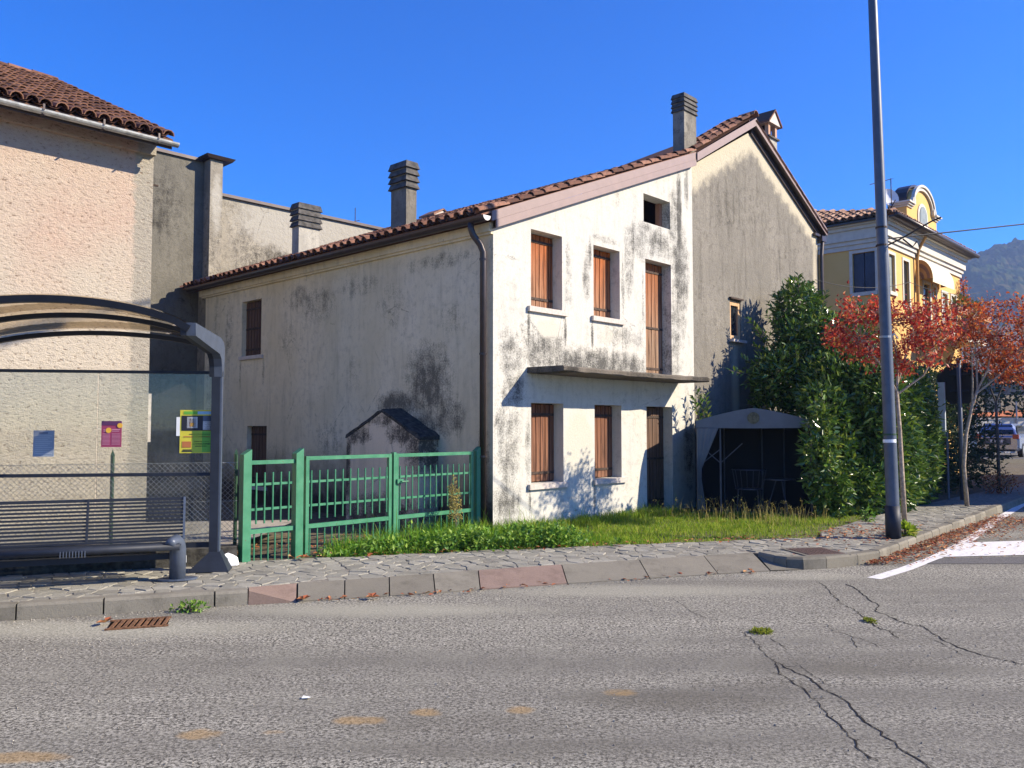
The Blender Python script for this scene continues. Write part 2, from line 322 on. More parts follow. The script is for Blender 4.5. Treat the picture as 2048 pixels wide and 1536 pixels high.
def wood_mat(name, pale, hot, dark, z0, z1):
    n = NT(name); g = n.noise(1.0, 6, 0.7, n.vec(34, 34, 1.1)); r = n.island(); z = n.sep()[2]
    t = n.mapr(n.math('ADD', z, n.math('ADD', n.math('MULTIPLY', n.math('SUBTRACT', g, 0.5), 1.3), n.math('MULTIPLY', n.math('SUBTRACT', n.objrand(), 0.5), 0.35))), z0, z1, 0, 1)
    col = n.mix(t, pale, hot); col = n.mix(n.mapr(g, 0.44, 0.62, 0, 0.9), col, dark)
    n.bump(g, 0.4, 0.006); return n.done(col, 0.75, 0, 0.25)
M['shutter_up'] = wood_mat("sun_bleached_wood", (0.34, 0.19, 0.11), (0.42, 0.11, 0.020), (0.075, 0.030, 0.014), 3.4, 4.6)
M['shutter_door'] = wood_mat("bleached_door_wood", (0.31, 0.20, 0.125), (0.34, 0.10, 0.024), (0.07, 0.032, 0.016), 3.0, 4.5)
M['shutter_low'] = wood_mat("brown_wood", (0.23, 0.11, 0.062), (0.19, 0.072, 0.034), (0.045, 0.02, 0.012), 0.7, 2.1)
M['shutter_dark'] = wood_mat("dark_brown_wood", (0.14, 0.085, 0.055), (0.12, 0.065, 0.04), (0.045, 0.026, 0.018), 0.4, 4.2)  # darker brown boards for the ground-floor door and the side-wall shutters
M['wood_pale'] = wood_mat("pale_window_wood", (0.62, 0.42, 0.24), (0.60, 0.36, 0.18), (0.40, 0.24, 0.12), 3.3, 4.4)
M['iron'] = simple("rusty_iron", (0.055, 0.035, 0.025), 0.8, 0.2, var=0.5, scale=30)
def green_mat():
    n = NT("green_paint"); f = n.noise(6, 5, 0.65); r = n.noise(42, 5, 0.75)
    col = n.mix(n.mapr(f, 0.35, 0.65), (0.028, 0.16, 0.078), (0.046, 0.215, 0.112))
    col = n.mix(n.mapr(n.math('ADD', r, n.math('MULTIPLY', n.math('SUBTRACT', f, .5), .4)), 0.63, 0.68, 0, 0.85), col, (0.085, 0.05, 0.028))
    n.bump(r, 0.12, 0.004); return n.done(col, n.mapr(f, .3, .7, .38, .6), 0, 0.45)
M['green'] = green_mat()
M['dark_green'] = simple("dark_green_paint", (0.02, 0.06, 0.028), 0.5)
M['anthracite'] = simple("anthracite_steel", (0.020, 0.025, 0.037), 0.55, 0.1, 0.3, 0.15, 9)
M['rib'] = simple("black_steel", (0.009, 0.011, 0.016), 0.6, 0.0, 0.25)
M['tent_pole'] = simple("dull_tent_pole", (0.075, 0.08, 0.09), 0.6)
M['slate_blue'] = simple("blue_grey_steel", (0.072, 0.090, 0.125), 0.45, 0.15, 0.5, 0.12, 9)
M['galv'] = simple("galvanised", (0.32, 0.33, 0.34), 0.45, 0.6)
M['black'] = simple("black_rubber", (0.012, 0.012, 0.013), 0.6)
M['rust_grate'] = simple("rusty_grate", (0.16, 0.08, 0.04), 0.85, 0.2, var=0.6, scale=40)
M['cast'] = simple("cast_iron_lid", (0.13, 0.085, 0.07), 0.7, 0.3, var=0.35, scale=60, bump=0.5)
M['paper'] = simple("white_paper", (0.78, 0.80, 0.80), 0.6, var=0.05)
M['tent'] = simple("tent_canvas", (0.145, 0.155, 0.165), 0.8, var=0.1, scale=3)
M['tent_wall_shade'] = simple("tent_side_canvas_shade", (0.010, 0.011, 0.014), 0.85, var=0.1, scale=3)  # near black: the tent's inner shade put into its canvas colour
M['emblem'] = simple("faded_emblem", (0.12, 0.11, 0.065), 0.85, var=0.4, scale=30)
M['plastic_grey'] = simple("chair_metal", (0.06, 0.06, 0.075), 0.4, 0.2)
M['dish'] = simple("dish_white", (0.62, 0.63, 0.65), 0.5, var=0.05)
M['carpaint'] = simple("silver_blue_paint", (0.30, 0.36, 0.50), 0.25, 0.6, 0.5, 0.05)
M['glass_dark'] = simple("dark_glass", (0.02, 0.024, 0.03), 0.08, 0, 0.6)
M['lamp_red'] = simple("red_lens", (0.30, 0.03, 0.03), 0.2)
M['plate'] = simple("number_plate", (0.55, 0.56, 0.58), 0.4)
M['louvre'] = simple("dark_blue_shutter", (0.035, 0.048, 0.075), 0.5)
M['grey_green'] = simple("grey_shutter", (0.20, 0.23, 0.22), 0.5)
M['awning'] = simple("cream_canvas", (0.68, 0.62, 0.44), 0.85, var=0.05)
M['awning_band'] = simple("ochre_canvas", (0.42, 0.22, 0.06), 0.85, var=0.1)
M['awning_band2'] = simple("brown_canvas", (0.20, 0.11, 0.06), 0.85, var=0.1)
M['orange_roof'] = simple("orange_roof", (0.42, 0.14, 0.07), 0.9, var=0.25, scale=2)
M['slate_roof'] = simple("slate_roof", (0.075, 0.085, 0.11), 0.8, var=0.25, scale=2)
M['bark'] = simple("pale_bark", (0.34, 0.27, 0.20), 0.9, var=0.35, scale=20, bump=0.5)
M['bark_dark'] = simple("dark_bark", (0.09, 0.07, 0.055), 0.95, var=0.35, scale=20, bump=0.5)
def glass_mat(name, tint, gloss=0.06, opacity=0.12, body=(0.35, 0.37, 0.36)):
    n = NT(name); t = n.t; tr = t.nodes.new("ShaderNodeBsdfTransparent"); tr.inputs[0].default_value = tuple(tint) + (1,)
    d = t.nodes.new("ShaderNodeBsdfDiffuse"); d.inputs[0].default_value = tuple(body) + (1,)
    g = t.nodes.new("ShaderNodeBsdfGlossy"); g.inputs["Roughness"].default_value = 0.03
    m1 = t.nodes.new("ShaderNodeMixShader"); m2 = t.nodes.new("ShaderNodeMixShader")
    f = n.mapr(n.noise(3.5, 5, 0.65), 0.35, 0.75, opacity * 0.6, opacity * 1.6)
    t.links.new(f, m1.inputs[0]); t.links.new(tr.outputs[0], m1.inputs[1]); t.links.new(d.outputs[0], m1.inputs[2])
    fr = t.nodes.new("ShaderNodeFresnel"); fr.inputs[0].default_value = 1.45
    t.links.new(n.math('MULTIPLY', fr.outputs[0], gloss / 0.04), m2.inputs[0])
    t.links.new(m1.outputs[0], m2.inputs[1]); t.links.new(g.outputs[0], m2.inputs[2])
    t.links.new(m2.outputs[0], t.nodes["Material Output"].inputs[0]); return n.m
M['pane'] = glass_mat("shelter_glass", (0.90, 0.92, 0.90), 0.05, 0.09)
M['roof_sheet'] = glass_mat("smoked_roof_sheet", (0.74, 0.62, 0.46), 0.015, 0.16, (0.30, 0.23, 0.15))
def leaf_mat(name, stops, rough=0.5, spec=0.4, trans=0.35):
    n = NT(name); t = n.t; col = n.ramp(n.island(), stops); n.done(col, rough, 0, spec)
    tl = t.nodes.new("ShaderNodeBsdfTranslucent"); n.lk(col, tl.inputs[0])
    m = t.nodes.new("ShaderNodeMixShader"); m.inputs[0].default_value = trans
    t.links.new(n.b.outputs[0], m.inputs[1]); t.links.new(tl.outputs[0], m.inputs[2])
    t.links.new(m.outputs[0], t.nodes["Material Output"].inputs[0]); return n.m
M['laurel'] = leaf_mat("laurel_leaf", [(0, (0.020, 0.055, 0.010)), (0.5, (0.065, 0.14, 0.018)), (0.85, (0.16, 0.255, 0.03)), (1, (0.30, 0.34, 0.06))], 0.28, 0.6, 0.2)
M['red_leaf'] = leaf_mat("red_leaf", [(0, (0.20, 0.014, 0.016)), (0.45, (0.42, 0.038, 0.026)), (0.8, (0.60, 0.11, 0.045)), (0.93, (0.64, 0.25, 0.08)), (1, (0.26, 0.24, 0.05))], 0.5, 0.35, 0.4)
M['orange_leaf'] = leaf_mat("orange_leaf", [(0, (0.18, 0.03, 0.016)), (0.45, (0.42, 0.07, 0.022)), (0.8, (0.64, 0.15, 0.03)), (0.94, (0.70, 0.30, 0.07)), (1, (0.22, 0.2, 0.05))], 0.5, 0.35, 0.4)
M['litter'] = leaf_mat("dry_leaf", [(0, (0.16, 0.05, 0.02)), (0.4, (0.34, 0.10, 0.045)), (0.8, (0.45, 0.19, 0.08)), (1, (0.52, 0.34, 0.14))], 0.7, 0.2, 0.15)
M['grass'] = leaf_mat("grass_blade", [(0, (0.10, 0.17, 0.012)), (0.45, (0.22, 0.34, 0.020)), (0.85, (0.33, 0.42, 0.035)), (1, (0.50, 0.45, 0.11))], 0.6, 0.25, 0.4)
M['lush'] = leaf_mat("lush_grass_blade", [(0, (0.05, 0.15, 0.010)), (0.5, (0.12, 0.30, 0.018)), (1, (0.30, 0.45, 0.035))], 0.6, 0.25, 0.4)
M['weed'] = leaf_mat("weed_leaf", [(0, (0.06, 0.15, 0.02)), (0.5, (0.14, 0.29, 0.03)), (1, (0.28, 0.40, 0.06))], 0.5, 0.35, 0.35)
M['moss'] = leaf_mat("moss_leaf", [(0, (0.16, 0.20, 0.02)), (1, (0.34, 0.36, 0.05))], 0.8, 0.1, 0.3)
M['goldenrod'] = leaf_mat("dry_flower", [(0, (0.30, 0.24, 0.06)), (1, (0.50, 0.42, 0.14))], 0.7, 0.2, 0.3)
M['far_leaf'] = leaf_mat("far_leaf", [(0, (0.05, 0.075, 0.02)), (0.6, (0.12, 0.14, 0.03)), (1, (0.24, 0.21, 0.05))], 0.7, 0.2, 0.3)
M['dark_leaf'] = leaf_mat("dark_leaf", [(0, (0.018, 0.035, 0.016)), (1, (0.05, 0.085, 0.03))], 0.6, 0.3, 0.25)
def forest_mat():
    n = NT("forest"); a = n.noise(0.05, 6, 0.7); b = n.voro(0.14, out="Color"); c = n.t.nodes.new("ShaderNodeSeparateColor"); n.lk(b, c.inputs[0])
    col = n.ramp(n.math('ADD', n.math('MULTIPLY', c.outputs[0], 0.6), n.math('MULTIPLY', a, 0.4)), [(0.2, (0.010, 0.024, 0.010)), (0.5, (0.028, 0.046, 0.016)), (0.8, (0.07, 0.058, 0.022))])
    return n.done(col, 1.0, 0, 0.0)
M['forest'] = forest_mat()
# ------------------------------------------------------------------ ground, road, pavement
def flat(name, pts, z, mat, kind='structure', parent=None):
    return MB().poly([(x, y, z) for x, y in pts]).build(name, mat, parent, kind=kind)
flat("ground", [(-1500, -400), (1500, -400), (1500, 2200), (-1500, 2200)], -0.05, M['far_ground'])
road = flat("road", [(-70, -40), (90, -40), (90, 110), (-70, 110)], 0.0, M['asphalt'])

HROT = math.radians(46.4806)
U = V((math.cos(HROT), math.sin(HROT), 0)); W = V((-math.sin(HROT), math.cos(HROT), 0))
HC = V((-0.278, 12.22, 0))
def hw(u, v, z=0.0): return HC + U * u + W * v + V((0, 0, z))
kd = V((math.cos(math.radians(19.7)), math.sin(math.radians(19.7)), 0))        # kerb direction on the left

KL = [(-9.6, 5.42), (-8.4, 5.82), (-7.3, 6.2), (-6.1, 6.6), (-4.88, 6.99), (-4.23, 7.2), (-3.59, 7.42), (-2.72, 7.72), (-2.44, 7.81)]
RB = [(-2.02, 7.94), (-1.6, 8.07), (-1.19, 8.2), (-0.76, 8.35), (-0.32, 8.52), (0.58, 8.84), (1.49, 9.13), (2.3, 9.41), (2.94, 9.6)]
RT = [(-2.1, 8.26), (-1.67, 8.42), (-1.25, 8.58), (-0.82, 8.77), (-0.36, 8.97), (0.55, 9.34), (1.46, 9.67), (2.27, 9.98), (2.92, 10.22)]
NOSE = [(2.95, 10.12), (3.06, 9.86), (3.18, 9.75), (3.36, 9.71), (3.66, 9.79), (4.12, 10.02), (4.50, 10.28)]
side = [(4.50, 10.28)]
a, b = V((4.50, 10.28)), V((8.50, 15.05))
nb = 15
for i in range(1, nb + 1): side.append(tuple(a.lerp(b, i / nb)))
side2 = [tuple(b + (b - a).normalized() * d) for d in (0, 1, 2, 3.2, 4.4, 5.6, 6.8, 8, 9.2, 12, 15, 20)]
KW = 0.13
def inward(p, q):
    d = (V(q) - V(p)).to_2d().normalized() if len(p) == 2 else None
    return V((-d.y, d.x))
BACK = [tuple((V((-3.08, 9.55)) - V((kd.x, kd.y)) * 8.0)), (-3.08, 9.55), (-1.6, 10.0), (-0.15, 10.45), (1.6, 10.93), (4.26, 11.63),
        tuple(hw(3.3, -3.45).to_2d()), tuple(hw(6.4, -3.2).to_2d()), tuple(hw(9.5, -3.1).to_2d()), tuple(hw(18, -3.0).to_2d())]
front_in = [(p[0] - .3370 * KW * 1.0, p[1] + .941 * KW) for p in KL] + RT + [(3.02, 10.15), (3.17, 9.92), (3.38, 9.84), (3.64, 9.91), (4.06, 10.14), (4.42, 10.38)] \
    + [(p[0] - .766 * KW, p[1] + .643 * KW) for p in side[1:]] + [(p[0] - .766 * KW, p[1] + .643 * KW) for p in side2[1:]]
poly = front_in + BACK[::-1]
pave = MB().prism([(x, y, 0.002) for x, y in poly], (0, 0, 0.116)).build("pavement", M['mortar'], kind='structure')

def inside(pt, pg):
    x, y = pt; c = False; n = len(pg); j = n - 1
    for i in range(n):
        xi, yi = pg[i]; xj, yj = pg[j]
        if (yi > y) != (yj > y) and x < (xj - xi) * (y - yi) / (yj - yi) + xi: c = not c
        j = i
    return c
def edge_dist(pt, pg):
    p = V(pt); best = 9
    for i in range(len(pg)):
        a, b = V(pg[i]), V(pg[(i+1) % len(pg)]); ab = b - a
        t = max(0, min(1, (p - a).dot(ab) / max(ab.length_squared, 1e-9))); best = min(best, (p - a - ab * t).length)
    return best
# irregular split-stone paving: one cell per stone, each with its own outline, tilt and height
sp = 0.165; sites = []
r = random.Random(5)
for i in range(int(22 / sp)):
    for j in range(int(13 / sp)):
        x = -8.5 + (i + 0.5 * (j % 2) + r.uniform(-.36, .36)) * sp; y = 5.5 + (j + r.uniform(-.36, .36)) * sp
        if y > 16.2 or not inside((x, y), poly) or edge_dist((x, y), poly) < 0.05: continue
        sites.append((x, y))
grid = {}
for k, (x, y) in enumerate(sites): grid.setdefault((int(x // .4), int(y // .4)), []).append(k)
stones = []
def near_edges(pt):
    p = V(pt); res = []
    for i in range(len(poly)):
        A, B = V(poly[i]), V(poly[(i+1) % len(poly)]); ab = B - A
        if ab.length < 1e-6: continue
        t = max(0, min(1, (p - A).dot(ab) / ab.length_squared))
        if (p - A - ab * t).length < .3: res.append((A, B))
    return res
for k, (x, y) in enumerate(sites):
    cell = [V((x-.2, y-.2)), V((x+.2, y-.2)), V((x+.2, y+.2)), V((x-.2, y+.2))]
    for gx in (-1, 0, 1):
        for gy in (-1, 0, 1):
            for m in grid.get((int(x // .4) + gx, int(y // .4) + gy), []):
                if m == k: continue
                q = V(sites[m]); d = q - V((x, y))
                if d.length > .56: continue
                mid = V((x, y)) + d / 2; out = []
                for i in range(len(cell)):
                    A, B = cell[i], cell[(i+1) % len(cell)]; sa = (A - mid).dot(d); sb = (B - mid).dot(d)
                    if sa <= 0: out.append(A)
                    if sa * sb < 0: out.append(A.lerp(B, sa / (sa - sb)))
                cell = out
    for A, B in near_edges((x, y)):           # trim the stone along the kerb and the grass edge
        d = (B - A).normalized(); nn = V((-d.y, d.x)); 
        if (V((x, y)) - A).dot(nn) < 0: nn = -nn
        A2 = A + nn * .012; out = []
        for i in range(len(cell)):
            P, Q = cell[i], cell[(i+1) % len(cell)]; sa = (P - A2).dot(nn); sb = (Q - A2).dot(nn)
            if sa >= 0: out.append(P)
            if sa * sb < 0: out.append(P.lerp(Q, sa / (sa - sb)))
        cell = out
    if len(cell) < 3: continue
    c = sum(cell, V((0, 0))) / len(cell)
    cell = [c + (p - c) * (1 - 0.005 / max((p - c).length, .03)) for p in cell]
    stones.append((c, cell))
visible = [s for s in stones if abs((s[0].x) / s[0].y) < 0.66]
visible.sort(key=lambda s: s[0].length)
vis_ids = set(id(s) for s in visible[:296])
rest = MB()
for s in stones:
    c, cell = s; h = 0.124 + r.uniform(-.005, .006); tx, ty = r.uniform(-.035, .035), r.uniform(-.035, .035)
    n = len(cell)
    top = [(p.x, p.y, h + (p.x - c.x) * tx + (p.y - c.y) * ty) for p in [c + (q - c) * 0.93 for q in cell]]
    shoulder = [(p.x, p.y, h - .008) for p in cell]; bot = [(p.x, p.y, 0.10) for p in cell]
    mb = MB() if id(s) in vis_ids else rest
    mb.add(top + shoulder + bot, [tuple(range(n))] + [(n+i, n+(i+1) % n, (i+1) % n, i) for i in range(n)] + [(2*n+i, 2*n+(i+1) % n, n+(i+1) % n, n+i) for i in range(n)])
    if id(s) in vis_ids: mb.build("paving_stone", M['paving'], pave)
rest.build("paving_stone_field", M['paving'], pave, kind='stuff')

def kerb_block(p, q, nrm, h=0.135, mat=None, wd=KW, gap=0.007):
    p, q = V(p), V(q); d = (q - p).normalized(); p = p + d * gap; q = q - d * gap; n = V(nrm)
    j = r.uniform(-.006, .006); f = lambda a, o, z: (a.x + n.x * o, a.y + n.y * o, z)
    prof = [(0, 0.001), (0.006, h - .025 + j), (.022, h + j), (wd, h + j), (wd, 0.001)]
    A = [f(p, o, z) for o, z in prof]; B = [f(q, o, z) for o, z in prof]
    MB().add(A + B, [(0, 1, 2, 3, 4), (9, 8, 7, 6, 5)] + [(i, i + 5, (i + 1) % 5 + 5, (i + 1) % 5) for i in range(5)]).build("kerb_stone", mat or M['kerb'], pave)
for i in range(len(KL) - 1): kerb_block(KL[i], KL[i+1], (-.337, .941), mat=M['kerb'])
# red wedge where the kerb drops, then the tilted slabs of the dropped kerb
MB().add([(-2.44, 7.81, .001), (-2.03, 7.93, .001), (-2.11, 8.25, .118), (-2.48, 7.95, .137), (-2.438, 7.815, .128), (-2.10, 8.25, .001), (-2.48, 7.95, .001)],
         [(0, 1, 4), (1, 2, 3, 4), (0, 4, 3, 6), (1, 5, 2), (2, 5, 6, 3)]).build("kerb_wedge", M['kerb_red'], pave)
for i in range(len(RB) - 1):
    p, q, s, t = [V(k) for k in (RB[i], RB[i+1], RT[i+1], RT[i])]
    g = 0.006; dp = (q - p).normalized() * g; ds = (s - t).normalized() * g
    p += dp; q -= dp; t += ds; s -= ds; jz = r.uniform(-.004, .004)
    top = [(p.x, p.y, .012), (q.x, q.y, .012), (s.x, s.y, .122 + jz), (t.x, t.y, .122 + jz)]
    MB().add(top + [(x, y, .001) for x, y, z in top], [(0, 1, 2, 3), (4, 5, 1, 0), (5, 6, 2, 1), (6, 7, 3, 2), (7, 4, 0, 3)]).build(
        "kerb_slab", M['kerb_red'] if i == 4 else M['kerb'], pave, label="reddish dropped kerb slab" if i == 4 else None)
MB().add([(2.95, 9.605, .012), (3.34, 9.70, .006), (3.2, 9.76, .02), (3.07, 9.88, .06), (2.955, 10.12, .10)], [(0, 1, 2, 3, 4)]).build("kerb_slab", M['kerb'], pave)
for i in range(len(NOSE) - 1):
    d = (V(NOSE[i+1]) - V(NOSE[i])).normalized(); kerb_block(NOSE[i], NOSE[i+1], (-d.y, d.x), h=.138, wd=.14 if i > 2 else .12, gap=.004)
for P in (side, side2):
    for i in range(len(P) - 1):
        d = (V(P[i+1]) - V(P[i])).normalized(); kerb_block(P[i], P[i+1], (-d.y, d.x), h=.138)

# ground behind the pavement, the yard and the street beyond
flat("garden_ground", BACK[:7] + [tuple(hw(6.4, -3.2).to_2d()), tuple(hw(18, -3.0).to_2d()), tuple(hw(60, -3.0).to_2d()), tuple(hw(60, 60).to_2d()), (-60, 40), (-60, -10)], 0.09, M['soil'])

# painted lines
mark = []
def paint(pts, z=.004): return flat("road_marking", pts, z, M['paint'])
def strip(path, wd):
    L, Rr = [], []
    for i, p in enumerate(path):
        d = (V(path[min(i+1, len(path)-1)]) - V(path[max(i-1, 0)])).normalized(); n = V((-d.y, d.x)) * wd / 2
        L.append(tuple(V(p) + n)); Rr.append(tuple(V(p) - n))
    return L + Rr[::-1]
paint(strip([(3.93, 9.15), (4.55, 9.75), (5.35, 10.62), (6.3, 11.78), (7.3, 13.1), (8.5, 14.75), (9.3, 15.8), (12, 19.3), (18, 27)], .15))
paint([(5.42, 10.62), (6.42, 11.92), (10.5, 12.75), (10.2, 11.2), (6.6, 10.78)], .008)
flat("asphalt_patch", [(4.98, 10.12), (5.35, 10.52), (6.62, 10.70), (10.2, 11.1), (10.2, 10.35), (6.3, 10.12)], .004, M['asphalt_patch'])
# cracks running across the asphalt: narrow jagged flat strips, gap shade put into their colour
CR = [[(1.55, 8.04), (1.59, 7.56), (1.67, 7.29), (1.75, 7.16)], [(1.91, 7.38), (2.03, 7.21), (2.13, 7.07)],
 [(1.86, 6.78), (1.86, 6.4), (1.84, 6.15), (1.85, 5.93), (1.78, 5.66), (1.81, 5.47), (1.83, 5.27), (1.83, 5.04), (1.81, 4.78), (1.81, 4.59), (1.79, 4.42), (1.77, 4.21)],
 [(2.02, 6.62), (2.03, 6.4), (2.06, 6.28)], [(1.86, 5.93), (1.9, 5.69), (1.94, 5.61), (1.95, 5.36), (2.0, 5.17), (1.99, 4.91), (1.98, 4.71), (1.99, 4.5), (1.99, 4.32), (2.02, 4.16), (2.02, 3.9)],
 [(3.26, 8.93), (3.19, 8.47), (3.06, 7.88), (3.09, 7.66), (3.04, 7.21), (3.0, 6.9), (3.05, 6.83), (3.01, 6.58)],
 [(3.5, 8.84), (3.49, 8.52), (3.43, 8.15), (3.38, 7.77), (3.25, 7.56), (3.28, 7.29), (3.3, 7.09), (3.38, 7.0), (3.35, 6.62), (3.33, 6.33), (3.38, 6.18), (3.55, 5.87)],
 [(3.0, 6.9), (3.07, 6.78), (3.26, 6.67), (3.27, 6.4), (3.25, 6.08)], [(2.25, 7.09), (2.51, 7.12), (2.62, 7.07), (2.59, 6.83), (2.67, 6.67), (2.74, 6.47), (2.76, 6.3)],
 [(2.67, 6.67), (2.62, 6.47), (2.57, 6.31)], [(2.02, 5.4), (1.99, 5.75), (1.98, 5.93)]]
CW = [.005, .006, .008, .006, .011, .009, .012, .006, .006, .006, .005]
cm = MB()
for path, cw in zip(CR, CW):
    fine = [V(path[0])]
    for i in range(len(path) - 1):
        A, B = V(path[i]), V(path[i+1]); n = max(2, int((B - A).length / .05))
        for k in range(1, n + 1):
            p = A.lerp(B, k / n); 
            if k < n: p += V((r.uniform(-.017, .017), r.uniform(-.017, .017)))
            fine.append(p)
    ws = [cw * (r.uniform(.35, 1.3)) * (0.35 if i in (0, len(fine)-1) else 1) for i in range(len(fine))]
    for i in range(len(fine) - 1):
        d = (fine[i+1] - fine[i]).normalized(); n = V((-d.y, d.x))
        A, B = fine[i], fine[i+1]
        cm.poly([(A.x + n.x*ws[i]/2, A.y + n.y*ws[i]/2, .003), (A.x - n.x*ws[i]/2, A.y - n.y*ws[i]/2, .003), (B.x - n.x*ws[i+1]/2, B.y - n.y*ws[i+1]/2, .003), (B.x + n.x*ws[i+1]/2, B.y + n.y*ws[i+1]/2, .003)])
for _ in range(26):                                    # side branches and lost grains along the main cracks
    path = CR[r.choice((2, 4, 5, 6))]; i = r.randrange(len(path) - 1); p = V(path[i]).lerp(V(path[i+1]), r.random()); a_ = r.uniform(0, 6.28); pts_ = [p]
    for k in range(r.randint(2, 4)): a_ += r.uniform(-.6, .6); pts_.append(pts_[-1] + V((math.cos(a_), math.sin(a_))) * r.uniform(.012, .03))
    for A, B in zip(pts_, pts_[1:]):
        d = (B - A).normalized(); n = V((-d.y, d.x)) * r.uniform(.0015, .0035); cm.poly([(A.x+n.x, A.y+n.y, .0034), (A.x-n.x, A.y-n.y, .0034), (B.x-n.x, B.y-n.y, .0034), (B.x+n.x, B.y+n.y, .0034)])
for _ in range(160):
    path = CR[r.choice((2, 4, 5, 6))]; i = r.randrange(len(path) - 1); p = V(path[i]).lerp(V(path[i+1]), r.random()) + V((r.gauss(0, .012), r.gauss(0, .012))); q_ = r.uniform(.003, .010)
    cm.poly([(p.x + q_*r.uniform(.5, 1.2)*math.cos(t), p.y + q_*r.uniform(.5, 1.2)*math.sin(t), .0038) for t in (0, 1.3, 2.5, 3.8, 5.1)])
cm.build("crack", M['crack'], road, kind='stuff')
# ------------------------------------------------------------------ helpers for houses (local u, v, z)
def wall_with_openings(mb, umin, umax, zbot, topf, opens, place, depth=0.25, extra=()):
    """strip wall in the (a, z) plane; place(a, z, d) -> point, d = distance into the wall"""
    us = sorted(set([umin, umax] + [o[0] for o in opens] + [o[1] for o in opens] + list(extra)))
    for i in range(len(us) - 1):
        a, b = us[i], us[i+1]; mid = (a + b) / 2
        spans = sorted((o[2], o[3]) for o in opens if o[0] <= mid <= o[1]); z = zbot
        for (z0, z1) in spans:
            if z0 > z: mb.poly([place(a, z, 0), place(b, z, 0), place(b, z0, 0), place(a, z0, 0)])
            z = z1
        mb.poly([place(a, z, 0), place(b, z, 0), place(b, topf(b), 0), place(a, topf(a), 0)])
    for (a, b, z0, z1) in [o[:4] for o in opens]:
        for (p, q) in (((a, z0), (a, z1)), ((a, z1), (b, z1)), ((b, z1), (b, z0)), ((b, z0), (a, z0))):
            mb.poly([place(*p, 0), place(*q, 0), place(*q, depth), place(*p, depth)])
    return mb
def tile_shape(r0=.1, r1=.08, L=.42, th=.014, seg=5):
    mb = MB(); n = seg + 1
    def ring(y, r): return [(r * math.cos(math.pi * k / seg), y, r * math.sin(math.pi * k / seg)) for k in range(n)]
    o0, o1, i0, i1 = ring(0, r0), ring(L, r1), ring(0, r0 - th), ring(L, r1 - th)
    v = o0 + o1 + i0 + i1; f = []
    for k in range(seg):
        f += [(k, k+1, n+k+1, n+k), (2*n+k+1, 2*n+k, 3*n+k, 3*n+k+1), (k+1, k, 2*n+k, 2*n+k+1)]
    return v, f
def roof_tiles(roof, P0, a, s, ncol, nrow, pitch, step, mat, ispart=lambda i, j: False, skip=lambda i, j: False, r0=.1, rnd=None, pans=True):
    """curved clay tiles laid from the eaves corner P0: a across, s up the slope"""
    rnd = rnd or RND; a = V(a).normalized(); s = V(s).normalized(); n = a.cross(s).normalized()
    if n.z < 0: a = -a; P0 = V(P0) - a * pitch * ncol; n = a.cross(s).normalized()
    tv, tf = tile_shape(r0, r0 * .8, step * 1.22)
    me = MB().add(tv, tf).mesh("roof_tile", mat); field = MB(); P0 = V(P0)
    for i in range(ncol):
        for j in range(nrow):
            if skip(i, j): continue
            o = P0 + a * ((i + .5) * pitch + rnd.uniform(-.012, .012)) + s * (j * step + rnd.uniform(-.018, .018)) + n * (.012 + rnd.uniform(0, .01))
            s2 = (s + n * -0.055 + a * rnd.uniform(-.03, .03)).normalized(); a2 = (a - s2 * a.dot(s2)).normalized(); n2 = a2.cross(s2)
            mt = Matrix((a2, s2, n2)).transposed().to_4x4(); mt.translation = o + n * .035
            if ispart(i, j):
                ob = bpy.data.objects.new("roof_tile", me); COL.objects.link(ob); ob.parent = roof; ob.matrix_local = mt
            else: field.add([mt @ V(p) for p in tv], tf)
        if pans:
            for j in range(nrow):
                if skip(i, j): continue
                o = P0 + a * (i * pitch) + s * (j * step) + n * .07
                pr = pitch * .52
                pv = []
                for y in (0, step * 1.15):
                    for k in range(4):
                        t = math.pi + math.pi * k / 3
                        pv.append(o + a * (pr * math.cos(t)) + s * y + n * (pr * .62 * math.sin(t) - (0 if y == 0 else .0) + (.012 if y == 0 else 0)))
                field.add(pv, [(k, k+1, k+5, k+4) for k in range(3)])
    if field.v: field.build("tile_field", mat, roof, kind='stuff')
